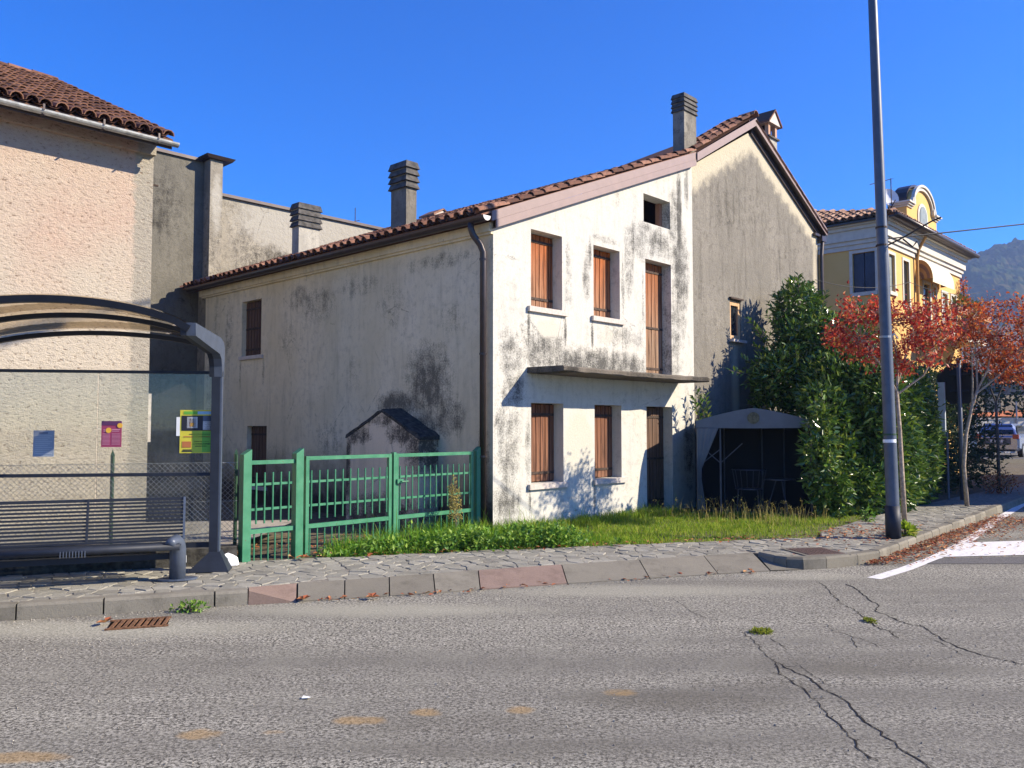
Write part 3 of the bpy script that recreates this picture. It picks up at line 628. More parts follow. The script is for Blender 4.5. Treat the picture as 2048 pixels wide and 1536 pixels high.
def shutter(parent, a0, a1, z0, z1, place, depth, mat, nb=6, hinges=(0.12, 0.86), name="window_shutter"):
    """plank shutter: crossbars with one object per board"""
    t = .025
    sh = MB().add([place(a0, z0, depth+.03), place(a1, z0, depth+.03), place(a1, z1, depth+.03), place(a0, z1, depth+.03), place(a0, z0, depth+.045), place(a1, z0, depth+.045), place(a1, z1, depth+.045), place(a0, z1, depth+.045)],
        [(0,1,2,3),(4,7,6,5),(0,4,5,1),(1,5,6,2),(2,6,7,3),(3,7,4,0)]).build(name, M['dark'], parent)
    for h in hinges:
        mb = MB()
        z = lerp(z0, z1, h)
        mb.add([place(a0+.02, z-.02, depth-.014), place(a1-.02, z-.02, depth-.014), place(a1-.02, z+.02, depth-.014), place(a0+.02, z+.02, depth-.014),
                place(a0+.02, z-.02, depth), place(a1-.02, z-.02, depth), place(a1-.02, z+.02, depth), place(a0+.02, z+.02, depth)],
               [(0,1,2,3),(4,7,6,5),(0,4,5,1),(3,2,6,7),(0,3,7,4),(1,5,6,2)])
        mb.build("hinge_bar", M['iron'], sh)
    wd = (a1 - a0) / nb
    for k in range(nb):
        p, q = a0 + k*wd + .008, a0 + (k+1)*wd - .008; e = RND.uniform(-.006, .006); zz = z0 + .01 + RND.uniform(0, .012)
        c = [(p, zz), (q, zz), (q, z1 - .012 + e), (p, z1 - .012 + e)]
        MB().add([place(x, z, depth + e*.4) for x, z in c] + [place(x, z, depth + t) for x, z in c],
                 [(0,1,2,3),(4,7,6,5),(0,4,5,1),(1,5,6,2),(2,6,7,3),(3,7,4,0)]).build("board", mat, sh)
    return sh
def capped_chimney(name, root, u0, u1, v0, v1, zb, zc, zt, mat, nslab=4, over=.045):
    c = MB().box((u0, v0, zb), (u1, v1, zt - .06)).build(name, mat, root); h = (zt - zc) / nslab
    MB().box((u0+.02, v0+.02, zc-.02), (u1-.02, v1-.02, zt-.03)).build("flue_core", M['dark'], c)
    for k in range(nslab):
        z = zc + k * h; o0, o1 = over, over * .25
        v = [(u0-o0, v0-o0, z), (u1+o0, v0-o0, z), (u1+o0, v1+o0, z), (u0-o0, v1+o0, z), (u0-o1, v0-o1, z+h*.82), (u1+o1, v0-o1, z+h*.82), (u1+o1, v1+o1, z+h*.82), (u0-o1, v1+o1, z+h*.82)]
        if k == nslab - 1: v[4:] = [(x, y, zt) for x, y, _ in v[4:]]
        MB().add(v, [(0,3,2,1),(4,5,6,7),(0,1,5,4),(1,2,6,5),(2,3,7,6),(3,0,4,7)]).build("cap_slab", M['cap'], c)
    return c

# ------------------------------------------------------------------ the old two-storey house
house = thing("village_house", "weathered two storey house with stained white front, orange wooden shutters and grey side wall", "house", HC, HROT)
fr = lambda a, z, d: (a, d, z)
topw = lambda u: 4.60 + .393 * u
OP = [(.83, 1.60, .77, 2.015), (2.41, 3.165, .77, 2.015), (3.93, 4.78, .10, 2.015), (.83, 1.58, 3.51, 4.72), (2.40, 3.145, 3.51, 4.72), (3.93, 4.78, 2.60, 4.71), (3.89, 4.77, 5.385, 5.91)]
mb = MB()
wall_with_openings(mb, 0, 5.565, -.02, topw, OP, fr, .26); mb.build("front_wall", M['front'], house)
topg = lambda u: 6.80 + .536 * (u - 5.565) if u <= 7.98 else 8.095 - .485 * (u - 7.98)
mb = MB(); wall_with_openings(mb, 5.565, 11.47, -.02, topg, [(7.06, 7.52, 3.48, 4.32)], lambda a, z, d: (a, .03 + d, z), .12, extra=(7.98,))
mb.poly([(5.565, 0, -.02), (5.565, .03, -.02), (5.565, .03, 6.8), (5.565, 0, 6.8)]); mb.build("gable_wall", M['grey'], house)
lf = lambda a, z, d: (d, a, z)
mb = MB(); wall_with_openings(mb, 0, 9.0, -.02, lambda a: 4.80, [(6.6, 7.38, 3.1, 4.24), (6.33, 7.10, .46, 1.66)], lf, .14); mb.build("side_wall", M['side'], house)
mb = MB(); mb.box((.10, 9.0, -.02), (5.5, 9.58, 4.78)); mb.poly([(11.47, .03, -.02), (11.47, 5, -.02), (11.47, 5, 6.42), (11.47, .03, 6.42)])
mb.poly([(5.6, 3.3, 4), (5.6, 9.5, 4), (5.6, 9.5, 7.0), (5.6, 3.3, 7.0)]); mb.poly([(5.6, 5, -.02), (11.47, 5, -.02), (11.47, 5, 6.5), (5.6, 5, 6.5)]); mb.poly([(.1, 9.58, 4.7), (5.6, 9.58, 4.7), (5.6, 9.58, 6.9)])
mb.build("rear_wall", M['conc'], house)
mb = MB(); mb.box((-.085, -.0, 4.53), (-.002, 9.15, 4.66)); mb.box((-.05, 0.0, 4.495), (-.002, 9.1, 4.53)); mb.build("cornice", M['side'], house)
# shutters, doors, sills
for (a0, a1, z0, z1), m in zip(OP[:2], ('shutter_low', 'shutter_low')): shutter(house, a0, a1, z0, z1, fr, .20, M[m], 7)
for (a0, a1, z0, z1) in OP[3:5]: shutter(house, a0, a1, z0, z1, fr, .20, M['shutter_up'], 7, (.14, .9))
shutter(house, 3.93, 4.78, 2.60, 4.71, fr, .20, M['shutter_door'], 7, (.06, .42, .92), "balcony_shutter")
shutter(house, 3.93, 4.78, .10, 2.015, fr, .20, M['shutter_dark'], 7, (.1, .5, .9), "wooden_door")
shutter(house, 6.6, 7.38, 3.1, 4.24, lf, .10, M['shutter_dark'], 7, (.12, .5, .86)); shutter(house, 6.33, 7.10, .46, 1.66, lf, .10, M['shutter_dark'], 7)
MB().poly([(3.6, .9, 5.2), (5.0, .9, 5.2), (5.0, .9, 6.1), (3.6, .9, 6.1)]).build("attic_back", M['brick'], house)
MB().box((4.69, .18, 5.39), (4.765, .28, 5.905)).build("attic_post", M['brick'], house)
for (a0, a1, z0) in ((.75, 1.68, .77), (2.36, 3.28, .77), (.745, 1.675, 3.51), (2.33, 3.245, 3.51), (3.88, 4.83, 2.60)):
    MB().box((a0, -.055, z0 - .085), (a1, .27, z0 - .004)).build("window_sill", M['sill'], house)
for (a0, a1, z0) in ((6.5, 7.42, 3.1), (6.28, 7.15, .46)): MB().box((-.05, a0, z0 - .075), (.10, a1, z0 - .004)).build("window_sill", M['sill'], house)
# little wooden window in the gable wall
wf = MB()
for b in (((7.06, .05, 3.48), (7.13, .10, 4.30)), ((7.44, .05, 3.48), (7.515, .10, 4.30)), ((7.13, .052, 4.20), (7.44, .098, 4.30)), ((7.13, .052, 3.48), (7.44, .098, 3.57))): wf.box(*b)
wf = wf.build("window_frame", M['wood_pale'], house); MB().box((7.13, .09, 3.57), (7.44, .10, 4.2)).build("window_pane", M['glass_dark'], wf)
MB().box((7.02, -.03, 4.325), (7.56, .06, 4.36)).build("window_hood", M['iron'], house); MB().box((7.0, -.06, 3.42), (7.62, .08, 3.475)).build("window_sill", M['sill'], house)
# balcony slab with broken edges
mb = MB(); n = 24; rr = random.Random(3); rows = []
for i in range(n + 1):
    u = lerp(.738, 5.0, i / n); fe = -.735 + rr.uniform(-.012, .012) + (.05 if i == n else 0); sag = -.012 * math.sin(math.pi * i / n)
    rows.append([(u, .0, 2.558 + sag), (u, fe + .02, 2.553 + sag + rr.uniform(-.006, .006)), (u + rr.uniform(-.01, .01), fe, 2.53 + sag), (u, fe + .006, 2.482 + sag + rr.uniform(-.01, .006)), (u, fe + .03, 2.468 + sag), (u, .0, 2.468 + sag)])
vv = [p for row in rows for p in row]
mb.add(vv, [(6*i+k, 6*(i+1)+k, 6*(i+1)+(k+1) % 6, 6*i+(k+1) % 6) for i in range(n) for k in range(5)] + [tuple(range(6)), tuple(6*n + k for k in range(6))[::-1]])
mb.build("balcony_slab", M['slab'], house)
# gabled oven stack on the side wall
pen = [(1.20, -.02), (3.07, -.02), (3.07, 1.455), (2.11, 1.88), (1.20, 1.455)]
st = MB().prism([(-.4, a, z) for a, z in pen], (.398, 0, 0)).build("oven_stack", M['stack'], house)
for (p, q) in (((3.09, 1.455), (2.10, 1.885)), ((2.12, 1.885), (1.17, 1.445))):
    mb = MB(); n = 9; vv = []
    for i in range(n + 1):
        y = lerp(p[0], q[0], i / n); z = lerp(p[1], q[1], i / n); j = rr.uniform(-.012, .02)
        vv += [(-.415 + rr.uniform(-.012, .012), y, z), (-.002, y, z), (-.002, y, z + .07 + j), (-.405 + rr.uniform(-.02, .02), y, z + .05 + j)]
    mb.add(vv, [(4*i+k, 4*i+4+k, 4*i+4+(k+1) % 4, 4*i+(k+1) % 4) for i in range(n) for k in range(4)] + [(0, 1, 2, 3), (4*n+3, 4*n+2, 4*n+1, 4*n)]).build("stack_roof_slab", M['moss_shade_slab'], st)
# roofs
SL = .396
rz = lambda u: 4.70 + SL * (u + .32)
roof = MB()
roof.prism([(-.32, -.08, rz(-.32)), (5.58, -.08, rz(5.58)), (5.58, 9.45, rz(5.58)), (-.32, 9.45, rz(-.32))], (0, 0, .03))
roof.poly([(-.30, -.08, 4.69), (-.30, 9.4, 4.69), (-.002, 9.4, 4.69), (-.002, -.08, 4.69)])
roof = roof.build("lower_roof", M['tile_red'], house)
s_ = V((1, 0, SL))
roof_tiles(roof, (-.345, -.11, rz(-.345) + .02), (0, 1, 0), s_, 46, 20, .207, .318, M['tile_red'], ispart=lambda i, j: j < 1 or i > 42, r0=.074)
mroof = MB(); RA = 8.42
mroof.poly([(5.55, -.10, 7.03), (8.0, -.10, RA), (8.0, .2, RA), (5.55, 3.2, 7.03)])
mroof.poly([(8.0, -.10, RA - .07), (11.66, -.10, 6.48), (11.66, 3.2, 6.48), (8.0, .2, RA - .07)]); mroof.poly([(5.55, 3.2, 7.03), (8.0, .2, RA - .07), (11.66, 3.2, 6.48)])
mroof = mroof.build("main_roof", M['tile_red'], house)
roof_tiles(mroof, (5.60, -.13, 7.08), (0, 1, 0), (2.45, 0, RA - 7.03), 3, 9, .207, .31, M['tile_red'], ispart=lambda i, j: True, r0=.074)
roof_tiles(mroof, (11.66, -.06, 6.41), (0, 1, 0), (-3.66, 0, RA - .07 - 6.48), 4, 13, .207, .315, M['tile_red'], ispart=lambda i, j: True, r0=.074)
rv, rf = tile_shape(.11, .10, .4)
rm = Matrix.Translation((8.0, -.16, RA + .03)); MB().add([rm @ V(p) for p in rv], rf).build("ridge_tile", M['tile_red'], mroof)
# verge boards (two stepped sheets along the lower roof, one along the gable)
def board(name, p, q, h0, h1, v0, v1, par=house, mat='fascia'):
    (ua, za), (ub, zb) = p, q
    MB().add([(ua, v0, za+h0), (ub, v0, zb+h0), (ub, v0, zb+h1), (ua, v0, za+h1), (ua, v1, za+h0), (ub, v1, zb+h0), (ub, v1, zb+h1), (ua, v1, za+h1)],
             [(0,1,2,3),(4,7,6,5),(0,4,5,1),(3,2,6,7),(0,3,7,4),(1,5,6,2)]).build(name, M[mat], par)
fz = lambda u: 4.587 + .395 * u
board("verge_board", (-.05, fz(-.05)), (5.56, fz(5.56)), 0, .118, -.115, -.095)
board("verge_board", (-.13, fz(-.13)), (5.56, fz(5.56)), .120, .265, -.107, -.085)
board("verge_soffit", (-.04, fz(-.04)), (5.56, fz(5.56)), -.004, .0, -.094, -.001)
board("verge_board", (5.565, 6.87), (8.03, 8.23), 0, .165, -.135, -.115)
board("verge_board", (8.03, 8.23), (11.70, 6.40), 0, .175, -.135, -.115)
board("verge_soffit", (5.565, 6.88), (8.03, 8.24), -.01, -.004, -.114, .028)
board("verge_soffit", (8.03, 8.24), (11.66, 6.42), -.012, -.004, -.114, .028, mat='gutter')
board("verge_trim", (8.03, 8.10), (11.5, 6.38), -.02, .10, -.02, .029, mat='gutter')
mb = MB(); mb.box((11.48, -.10, 6.25), (11.72, 4, 6.38)); mb.box((11.2, -.05, 6.36), (11.5, .02, 6.42)); mb.build("eave_box", M['gutter'], house)
mb = MB(); mb.tube([(11.62, -.04, 6.25), (11.55, -.04, 5.9), (11.55, -.04, 0)], .045); mb.build("downpipe", M['gutter'], house)
# gutter and downpipe on the side wall
gt = MB(); prof = [(math.cos(t) * .075, math.sin(t) * .075) for t in [math.pi + math.pi * k / 8 for k in range(9)]]
vv = []
for y in (-.13, 9.3): vv += [(-.265 + x, y, 4.705 + z) for x, z in prof] + [(-.265 + x * .9, y, 4.705 + z * .9) for x, z in prof[::-1]]
gt.add(vv, [(k, k+1, 18+k+1, 18+k) for k in range(17)] + [(17, 0, 18, 35)])
gt = gt.build("gutter", M['gutter'], house, smooth=False)
MB().add([(-.265 + x, -.135, 4.705 + z) for x, z in prof] + [(-.265 + x, -.13, 4.705 + z) for x, z in prof], [tuple(range(9)), tuple(range(9, 18))[::-1]] + [(k, k+1, 10+k, 9+k) for k in range(8)]).build("gutter_end", M['gutter_white'], gt)
dp = MB().tube([(-.265, .20, 4.66), (-.265, .20, 4.56), (-.24, .18, 4.47), (-.15, .12, 4.33), (-.11, .10, 4.22), (-.11, .10, .15)], .05, 10).build("downpipe", M['gutter'], house, smooth=True)
for z in (1.2, 2.7, 4.1): MB().tube([(-.11, .10, z), (-.11, .10, z + .03)], .058, 10).build("pipe_clip", M['gutter'], dp)
# chimneys
capped_chimney("chimney", house, .80, 1.04, 3.01, 3.45, 4.9, 5.98, 6.47, M['chim'], 4)
capped_chimney("chimney", house, .80, 1.31, 6.54, 6.80, 4.9, 5.86, 6.36, M['chim_pale'], 4)
capped_chimney("chimney", house, 5.37, 5.82, .04, .30, 6.7, 7.88, 8.24, M['chim'], 4, .03)
def tiled_chimney(u0, u1, v0, v1, zb, zs, zo, zt):
    c = MB().box((u0, v0, zb), (u1, v1, zs)).build("chimney", M['chim_pale'], house)
    MB().box((u0-.05, v0-.05, zs), (u1+.05, v1+.05, zs+.04)).build("ledge", M['cap'], c); q = .09
    for (x, y) in ((u0, v0), (u1-q, v0), (u0, v1-q), (u1-q, v1-q)): MB().box((x, y, zs+.04), (x+q, y+q, zo)).build("brick_pier", M['brick'], c)
    um = (u0+u1)/2; o = .12
    MB().prism([(u0-o+.03, v0-.06, zo), (u1+o-.03, v0-.06, zo), (um, v0-.06, zt-.05)], (0, v1-v0+.12, 0)).build("gablet", M['sill'], c)
    for sg, e in ((1, u0-o), (-1, u1+o)):
        MB().prism([(e, v0-.09, zo-.02), (um, v0-.09, zt-.03), (um, v0-.09, zt+.01), (e, v0-.09, zo+.03)], (0, v1-v0+.18, 0)).build("cap_tile", M['tile_red'], c)
    MB().box((u0+.1, v0+.1, zs+.03), (u1-.1, v1-.1, zo)).build("flue_core", M['dark'], c)
tiled_chimney(9.49, 9.92, .30, .72, 7.0, 8.46, 8.80, 9.15)
tiled_chimney(4.98, 5.40, 7.0, 7.4, 6.5, 6.80, 6.93, 7.13)
# ------------------------------------------------------------------ pink house on the left
pink = thing("pink_house", "tall pink house with rough combed render and old dark roof tiles", "house", hw(-3.42, 3.80), HROT)
PZ = lambda v: 5.84 + .452 * (v + .44)          # v local: 0 is the wall plane
mb = MB(); mb.poly([(-12, 0, -.02), (0, 0, -.02), (0, 0, 7.05), (-12, 0, 7.05)]); mb.poly([(0, 0, -.02), (0, 4.68, -.02), (0, 4.68, 7.9), (0, 0, 7.05)])
mb.poly([(0, 4.68, 0), (-12, 4.68, 0), (-12, 4.68, 7.9), (0, 4.68, 7.9)]); mb.v = [(x, y, z - 1.10 if z > 6 else z) for x, y, z in mb.v]; mb.build("wall", M['pink'], pink)
proof = MB().prism([(-12.2, -.42, PZ(-.42)), (.10, -.42, PZ(-.42)), (.10, 4.68, PZ(4.68)), (-12.2, 4.68, PZ(4.68))], (0, 0, .04))
proof = proof.build("roof", M['tile_old'], pink)
roof_tiles(proof, (-5.72, -.45, PZ(-.45) + .03), (1, 0, 0), (0, 1, .452), 32, 20, .182, .285, M['tile_old'], ispart=lambda i, j: i > 9 and j < 13, r0=.086)
mb = MB()
for k in range(14): mb.tube([(.1 - k*.4, 4.68, PZ(4.68) + .08), (.1 - (k+1)*.4 - .04, 4.68, PZ(4.68) + .10)], .095, 8)
mb.build("ridge_tiles", M['tile_red'], proof)
mb = MB(); prof = [(math.cos(math.pi + math.pi*k/8) * .07, math.sin(math.pi + math.pi*k/8) * .07) for k in range(9)]
vv = []
for x in (-10, .14): vv += [(x, -.50 + y * .85, 5.815 + z * .85) for y, z in prof] + [(x, -.50 + y*.77, 5.815 + z*.77) for y, z in prof[::-1]]
mb.add(vv, [(k, k+1, 18+k+1, 18+k) for k in range(17)] + [(17, 0, 18, 35), tuple(range(18, 27))]); pg = mb.build("gutter", M['zinc'], pink)
for x in [-.18 - .76*k for k in range(6)]:
    MB().box((x, -.572, 5.80), (x+.025, -.563, 5.88)).box((x, -.572, 5.745), (x+.025, -.44, 5.752)).build("gutter_bracket", M['gutter'], pg)
MB().box((-12, -.09, 5.70), (.0, -.001, 5.86)).build("eave_soffit", M['pink'], pink)
MB().box((-12, -.435, 5.735), (.08, -.421, 5.862)).build("eave_board", M['gutter'], pink)
MB().box((.002, .12, 5.30), (.13, .15, 5.325)).tube([(.025, .10, 5.05), (.025, .10, 4.06)], .010, 6).build("wall_hook", M['iron'], pink)

# ------------------------------------------------------------------ rough cement building behind
conc = thing("cement_building", "bare grey cement building with flat metal coping and stained rough walls behind the houses", "building", hw(0, 9.6), HROT)
mb = MB(); mb.box((-2.06, .0, -.02), (.40, 5, 7.73)); mb.build("wall", M['conc_dark'], conc)
MB().box((.405, .004, -.02), (5.9, 5, 7.03)).build("wall", M['conc'], conc)
MB().box((.20, -.30, -.02), (.50, .003, 7.76)).build("pilaster", M['conc'], conc)
MB().box((-2.06, -.06, 7.73), (.13, 5, 7.80)).build("coping", M['gutter'], conc)
MB().box((.515, -.07, 7.03), (5.95, 5, 7.10)).build("coping", M['gutter'], conc)
MB().prism([(.12, -.38, 7.765), (.70, -.38, 7.765), (.76, -.42, 7.84), (.06, -.42, 7.84)], (0, .9, 0)).build("coping", M['gutter'], conc)
MB().tube([(5.0, .8, 7.1), (5.0, .8, 7.75)], .012, 6).tube([(4.8, .8, 7.3), (5.15, .8, 7.42)], .01, 6).tube([(5.0, .8, 7.2), (5.12, .8, 7.32)], .03, 6).build("aerial_stub", M['iron'], conc)
tag(MB().box((0, 0, 0), (.05, .09, .72)).box((-.05, .002, .02), (0, .03, .05)).box((-.05, .002, .64), (0, .03, .67)).build("meter_frame", M['sill']), "pale metal frame fixed at the corner of the pink wall behind the glass", "frame")
bpy.data.objects["meter_frame"].location = hw(-3.40, 3.86, 1.42); bpy.data.objects["meter_frame"].rotation_euler = (0, 0, HROT)

# ------------------------------------------------------------------ yellow villa on the right
villa = thing("yellow_villa", "yellow villa with white cornice, curved dormer gable and striped awning", "house", hw(16, 0), HROT)
VO = [(.30, .78, 5.58, 6.68), (1.52, 2.0, 5.3, 6.66), (3.35, 3.95, 4.6, 6.2), (4.3, 4.55, 4.7, 6.2), (5.2, 5.75, 4.9, 6.1), (6.2, 6.7, 4.9, 6.1), (.30, .78, 2.2, 3.6), (3.3, 4.0, 1.2, 3.2), (6.0, 6.6, 2.2, 3.5)]
mb = MB(); wall_with_openings(mb, 0, 7.25, -.02, lambda a: 7.0, VO, fr, .16)
wall_with_openings(mb, 0, 7, -.02, lambda a: 7.0, [(.27, .92, 5.58, 6.75), (3.2, 3.9, 5.58, 6.75), (.27, .92, 2.3, 3.5)], lf, .16)
mb.poly([(7.25, 0, 0), (7.25, 7, 0), (7.25, 7, 7), (7.25, 0, 7)]).poly([(0, 7, 0), (7.25, 7, 0), (7.25, 7, 7), (0, 7, 7)]); mb.build("wall", M['yellow'], villa)
def villa_window(a0, a1, z0, z1, place, mat, leaves=2):
    f = MB(); t = .09; e = .02
    for (p0, p1, q0, q1) in ((a0-t, a0-.001, z0-t, z1+t), (a1+.001, a1+t, z0-t, z1+t), (a0, a1, z1+.001, z1+t), (a0-t*.6, a1+t*.6, z0-t*1.2, z0-.001)):
        d0 = -e if q1 - q0 > .3 or q0 > z1 else -e*3
        c = [(p0, q0), (p1, q0), (p1, q1), (p0, q1)]
        f.add([place(x, z, d0) for x, z in c] + [place(x, z, .015) for x, z in c], [(0,1,2,3),(4,7,6,5),(0,4,5,1),(1,5,6,2),(2,6,7,3),(3,7,4,0)])
    f = f.build("window", M['white_trim'], villa); wd = (a1 - a0) / leaves
    for k in range(leaves):
        c = [(a0+k*wd+.012, z0+.01), (a0+(k+1)*wd-.012, z0+.01), (a0+(k+1)*wd-.012, z1-.01), (a0+k*wd+.012, z1-.01)]
        MB().add([place(x, z, .06) for x, z in c] + [place(x, z, .09) for x, z in c], [(0,1,2,3),(4,7,6,5),(0,4,5,1),(1,5,6,2),(2,6,7,3),(3,7,4,0)]).build("leaf" if leaves > 1 else "pane", mat, f)
villa_window(.27, .92, 5.58, 6.75, lf, M['louvre']); villa_window(3.2, 3.9, 5.58, 6.75, lf, M['louvre']); villa_window(.27, .92, 2.3, 3.5, lf, M['louvre'])
for o, m in zip(VO, ('grey_green', 'glass_dark', 'glass_dark', 'glass_dark', 'grey_green', 'grey_green', 'louvre', 'glass_dark', 'louvre')):
    villa_window(*o, fr, M[m], 2 if o[1]-o[0] > .3 else 1)
for i, (z0, z1, o) in enumerate(((6.86, 7.0, .05), (7.0, 7.12, .10), (7.12, 7.42, .16), (7.42, 7.52, .22), (7.52, 7.60, .30))):
    MB().box((-o, -o, z0 + .002), (7.25 + o, 7 + o, z1)).build("cornice", M['white_trim'], villa)
vr = MB(); o = .42; za, zb = 7.62, 8.75
vr.poly([(-o, -o, za), (7.25+o, -o, za), (5.2, 3.5, zb), (2.1, 3.5, zb)]).poly([(-o, -o, za), (2.1, 3.5, zb), (-o, 7+o, za)]).poly([(7.25+o, -o, za), (7.25+o, 7+o, za), (5.2, 3.5, zb)])
vr.poly([(-o, 7+o, za), (2.1, 3.5, zb), (5.2, 3.5, zb), (7.25+o, 7+o, za)]).box((-o, -o, za-.05), (7.25+o, 7+o, za-.003)); vr = vr.build("roof", M['gutter'], villa)
sv = V((2.1 + o, 0, zb - za))
def skip_hip(i, j):      # left hip plane is a triangle
    y = -o + (i + .5) * .215; t = j * .33 / sv.length
    return not (-o + (3.5+o) * t <= y <= 7 + o - (3.5+o) * t)
roof_tiles(vr, (-o - .02, -o, za + .01), (0, 1, 0), sv, 36, 9, .215, .33, M['tile_yel'], ispart=lambda i, j: i < 0, skip=lambda i, j: skip_hip(35 - i, j), r0=.1, pans=True)
sf = V((0, 3.5 + o, zb - za))
roof_tiles(vr, (-o, -o - .02, za + .01), (1, 0, 0), sf, 37, 12, .215, .33, M['tile_yel'], ispart=lambda i, j: i < 0, skip=lambda i, j: not (-o + (2.1+o) * j*.33/sf.length <= -o + (i+.5)*.215 <= 7.25 + o - (2.05+o) * j*.33/sf.length), r0=.1, pans=False)
mb = MB(); mb.tube([(-o, -o - .07, za), (7.25 + o, -o - .07, za)], .075, 8); mb.build("gutter", M['gutter'], villa, smooth=True)
MB().tube([(-.06, 1.98, 7.5), (-.06, 1.98, 5.0)], .05, 8).build("downpipe", M['gutter'], villa)
MB().tube([(2.55, -.35, 7.5), (2.55, -.12, 7.1), (2.55, -.08, 6.8), (2.55, -.08, 0)], .05, 8).build("downpipe", M['awning_band'], villa)
# curved dormer gable
c0, w0, rad = 3.0, 1.40, 1.0
outline = [(c0 - w0, 7.45), (c0 - w0, 8.42), (c0 - rad - .12, 8.50)] + [(c0 - rad * math.cos(math.pi*k/16), 8.46 + .66 * math.sin(math.pi*k/16)) for k in range(17)] + [(c0 + rad + .12, 8.50), (c0 + w0, 8.42), (c0 + w0, 7.45)]
gb = MB().prism([(x, -.12, z) for x, z in outline], (0, .5, 0)).build("dormer_gable", M['yellow'], villa)
for dr, dd in ((.0, .10), (-.10, .06)):
    mb = MB(); pts = [(c0 - (rad + dr) * math.cos(math.pi*k/18), 8.48 + (.68 + dr) * math.sin(math.pi*k/18)) for k in range(19)]
    for k in range(18): mb.bar((pts[k][0], -.13 - dd/2, pts[k][1]), (pts[k+1][0], -.13 - dd/2, pts[k+1][1]), dd, .075, up=(0, 0, 1) if abs(pts[k+1][0]-pts[k][0]) > .05 else (1, 0, 0))
    mb.build("scroll_moulding", M['white_trim'], gb)
for sx in (-1, 1):
    for k, oo in enumerate((.04, .09, .14)):
        xa, xb = sorted((c0 + sx * (w0 + oo), c0 + sx * (rad - .02))); MB().box((xa, -.12 - oo, 8.30 + k*.055), (xb, 0.38 + oo*.2, 8.352 + k*.055)).build("shoulder_moulding", M['white_trim'], gb)
    MB().tube([(c0 + sx*(rad - .02), -.22, 8.52), (c0 + sx*(rad - .02), -.125, 8.52)], .13, 12).build("volute", M['white_trim'], gb)
mb = MB()
for k in range(12):
    a0_, a1_ = math.pi*k/12, math.pi*(k+1)/12; rr_ = 1.02
    mb.add([(c0 - rr_*math.cos(a0_), .0, 8.48 + .70*math.sin(a0_)), (c0 - rr_*math.cos(a1_), .0, 8.48 + .70*math.sin(a1_)), (c0 - rr_*math.cos(a1_), .40, 8.48 + .70*math.sin(a1_)), (c0 - rr_*math.cos(a0_), .40, 8.48 + .70*math.sin(a0_)),
            (c0 - (rr_+.06)*math.cos(a0_), .0, 8.48 + .77*math.sin(a0_)), (c0 - (rr_+.06)*math.cos(a1_), .0, 8.48 + .77*math.sin(a1_)), (c0 - (rr_+.06)*math.cos(a1_), .40, 8.48 + .77*math.sin(a1_)), (c0 - (rr_+.06)*math.cos(a0_), .40, 8.48 + .77*math.sin(a0_))],
           [(0,1,2,3),(4,7,6,5),(0,4,5,1),(3,2,6,7),(0,3,7,4),(1,5,6,2)])
mb.build("curved_roof", M['gutter'], gb)
ow = [(c0 - .46, 7.5)] + [(c0 - .46*math.cos(math.pi*k/10), 8.22 + .42*math.sin(math.pi*k/10)) for k in range(11)] + [(c0 + .46, 7.5)]
iw = [(c0 - .33, 7.5)] + [(c0 - .33*math.cos(math.pi*k/10), 8.22 + .32*math.sin(math.pi*k/10)) for k in range(11)] + [(c0 + .33, 7.5)]
MB().prism([(x, -.15, z) for x, z in ow], (0, .028, 0)).build("window_surround", M['white_trim'], gb); MB().prism([(x, -.17, z) for x, z in iw], (0, .018, 0)).build("window_pane", M['grey_green'], gb)
# half-drum awning with striped side
mb = MB(); q = [( -.42 * math.sin(math.pi/2*k/8) - .02, 6.24 + .62 * math.cos(math.pi/2*k/8)) for k in range(9)] + [(-.44, 6.12)]
for k in range(9): mb.poly([(2.84, q[k][0], q[k][1]), (5.0, q[k][0], q[k][1]), (5.0, q[k+1][0], q[k+1][1]), (2.84, q[k+1][0], q[k+1][1])])
aw = mb.build("awning", M['awning'], villa)
for i in range(5):
    r0, r1 = 1 - i*.2, 1 - (i+1)*.2
    for x in (2.845, 4.995):
        mb = MB()
        for k in range(8):
            t0, t1 = math.pi/2*k/8, math.pi/2*(k+1)/8
            mb.poly([(x, -.42*r0*math.sin(t0)-.02, 6.24+.62*r0*math.cos(t0)), (x, -.42*r0*math.sin(t1)-.02, 6.24+.62*r0*math.cos(t1)), (x, -.42*r1*math.sin(t1)-.02, 6.24+.62*r1*math.cos(t1)), (x, -.42*r1*math.sin(t0)-.02, 6.24+.62*r1*math.cos(t0))])
        mb.build("awning_band", M['awning_band'] if i % 2 == 0 else M['awning_band2'], aw)
mb = MB(); mb.box((2.7, -.95, 4.35), (6.6, -.001, 4.5)); mb.build("balcony", M['white_trim'], villa)
mb = MB()
for k in range(27): mb.box((2.75 + k*.143, -.92, 4.5), (2.765 + k*.143, -.905, 5.35))
mb.box((2.72, -.935, 5.35), (6.58, -.895, 5.39)); mb.build("railing", M['iron'], villa)
d = thing("satellite_dish", "white satellite dish on the yellow villa roof beside the dormer", "satellite dish", hw(17.5, .32, 8.02), HROT - .75)
mb = MB(); n = 16; R0 = .27
vv = [(0, .09, .62)]
for ring, (rr_, dp_) in enumerate(((.5, .07), (.85, .03), (1.0, 0))): vv += [(R0*rr_*math.cos(2*math.pi*k/n), dp_ + .12*rr_*math.sin(2*math.pi*k/n), .62 + R0*1.1*rr_*math.sin(2*math.pi*k/n)) for k in range(n)]
mb.add(vv, [(0, 1+k, 1+(k+1) % n) for k in range(n)] + [(1+rg*n+k, 1+(rg+1)*n+k, 1+(rg+1)*n+(k+1) % n, 1+rg*n+(k+1) % n) for rg in range(2) for k in range(n)]); mb.build("reflector", M['dish'], d, smooth=True)
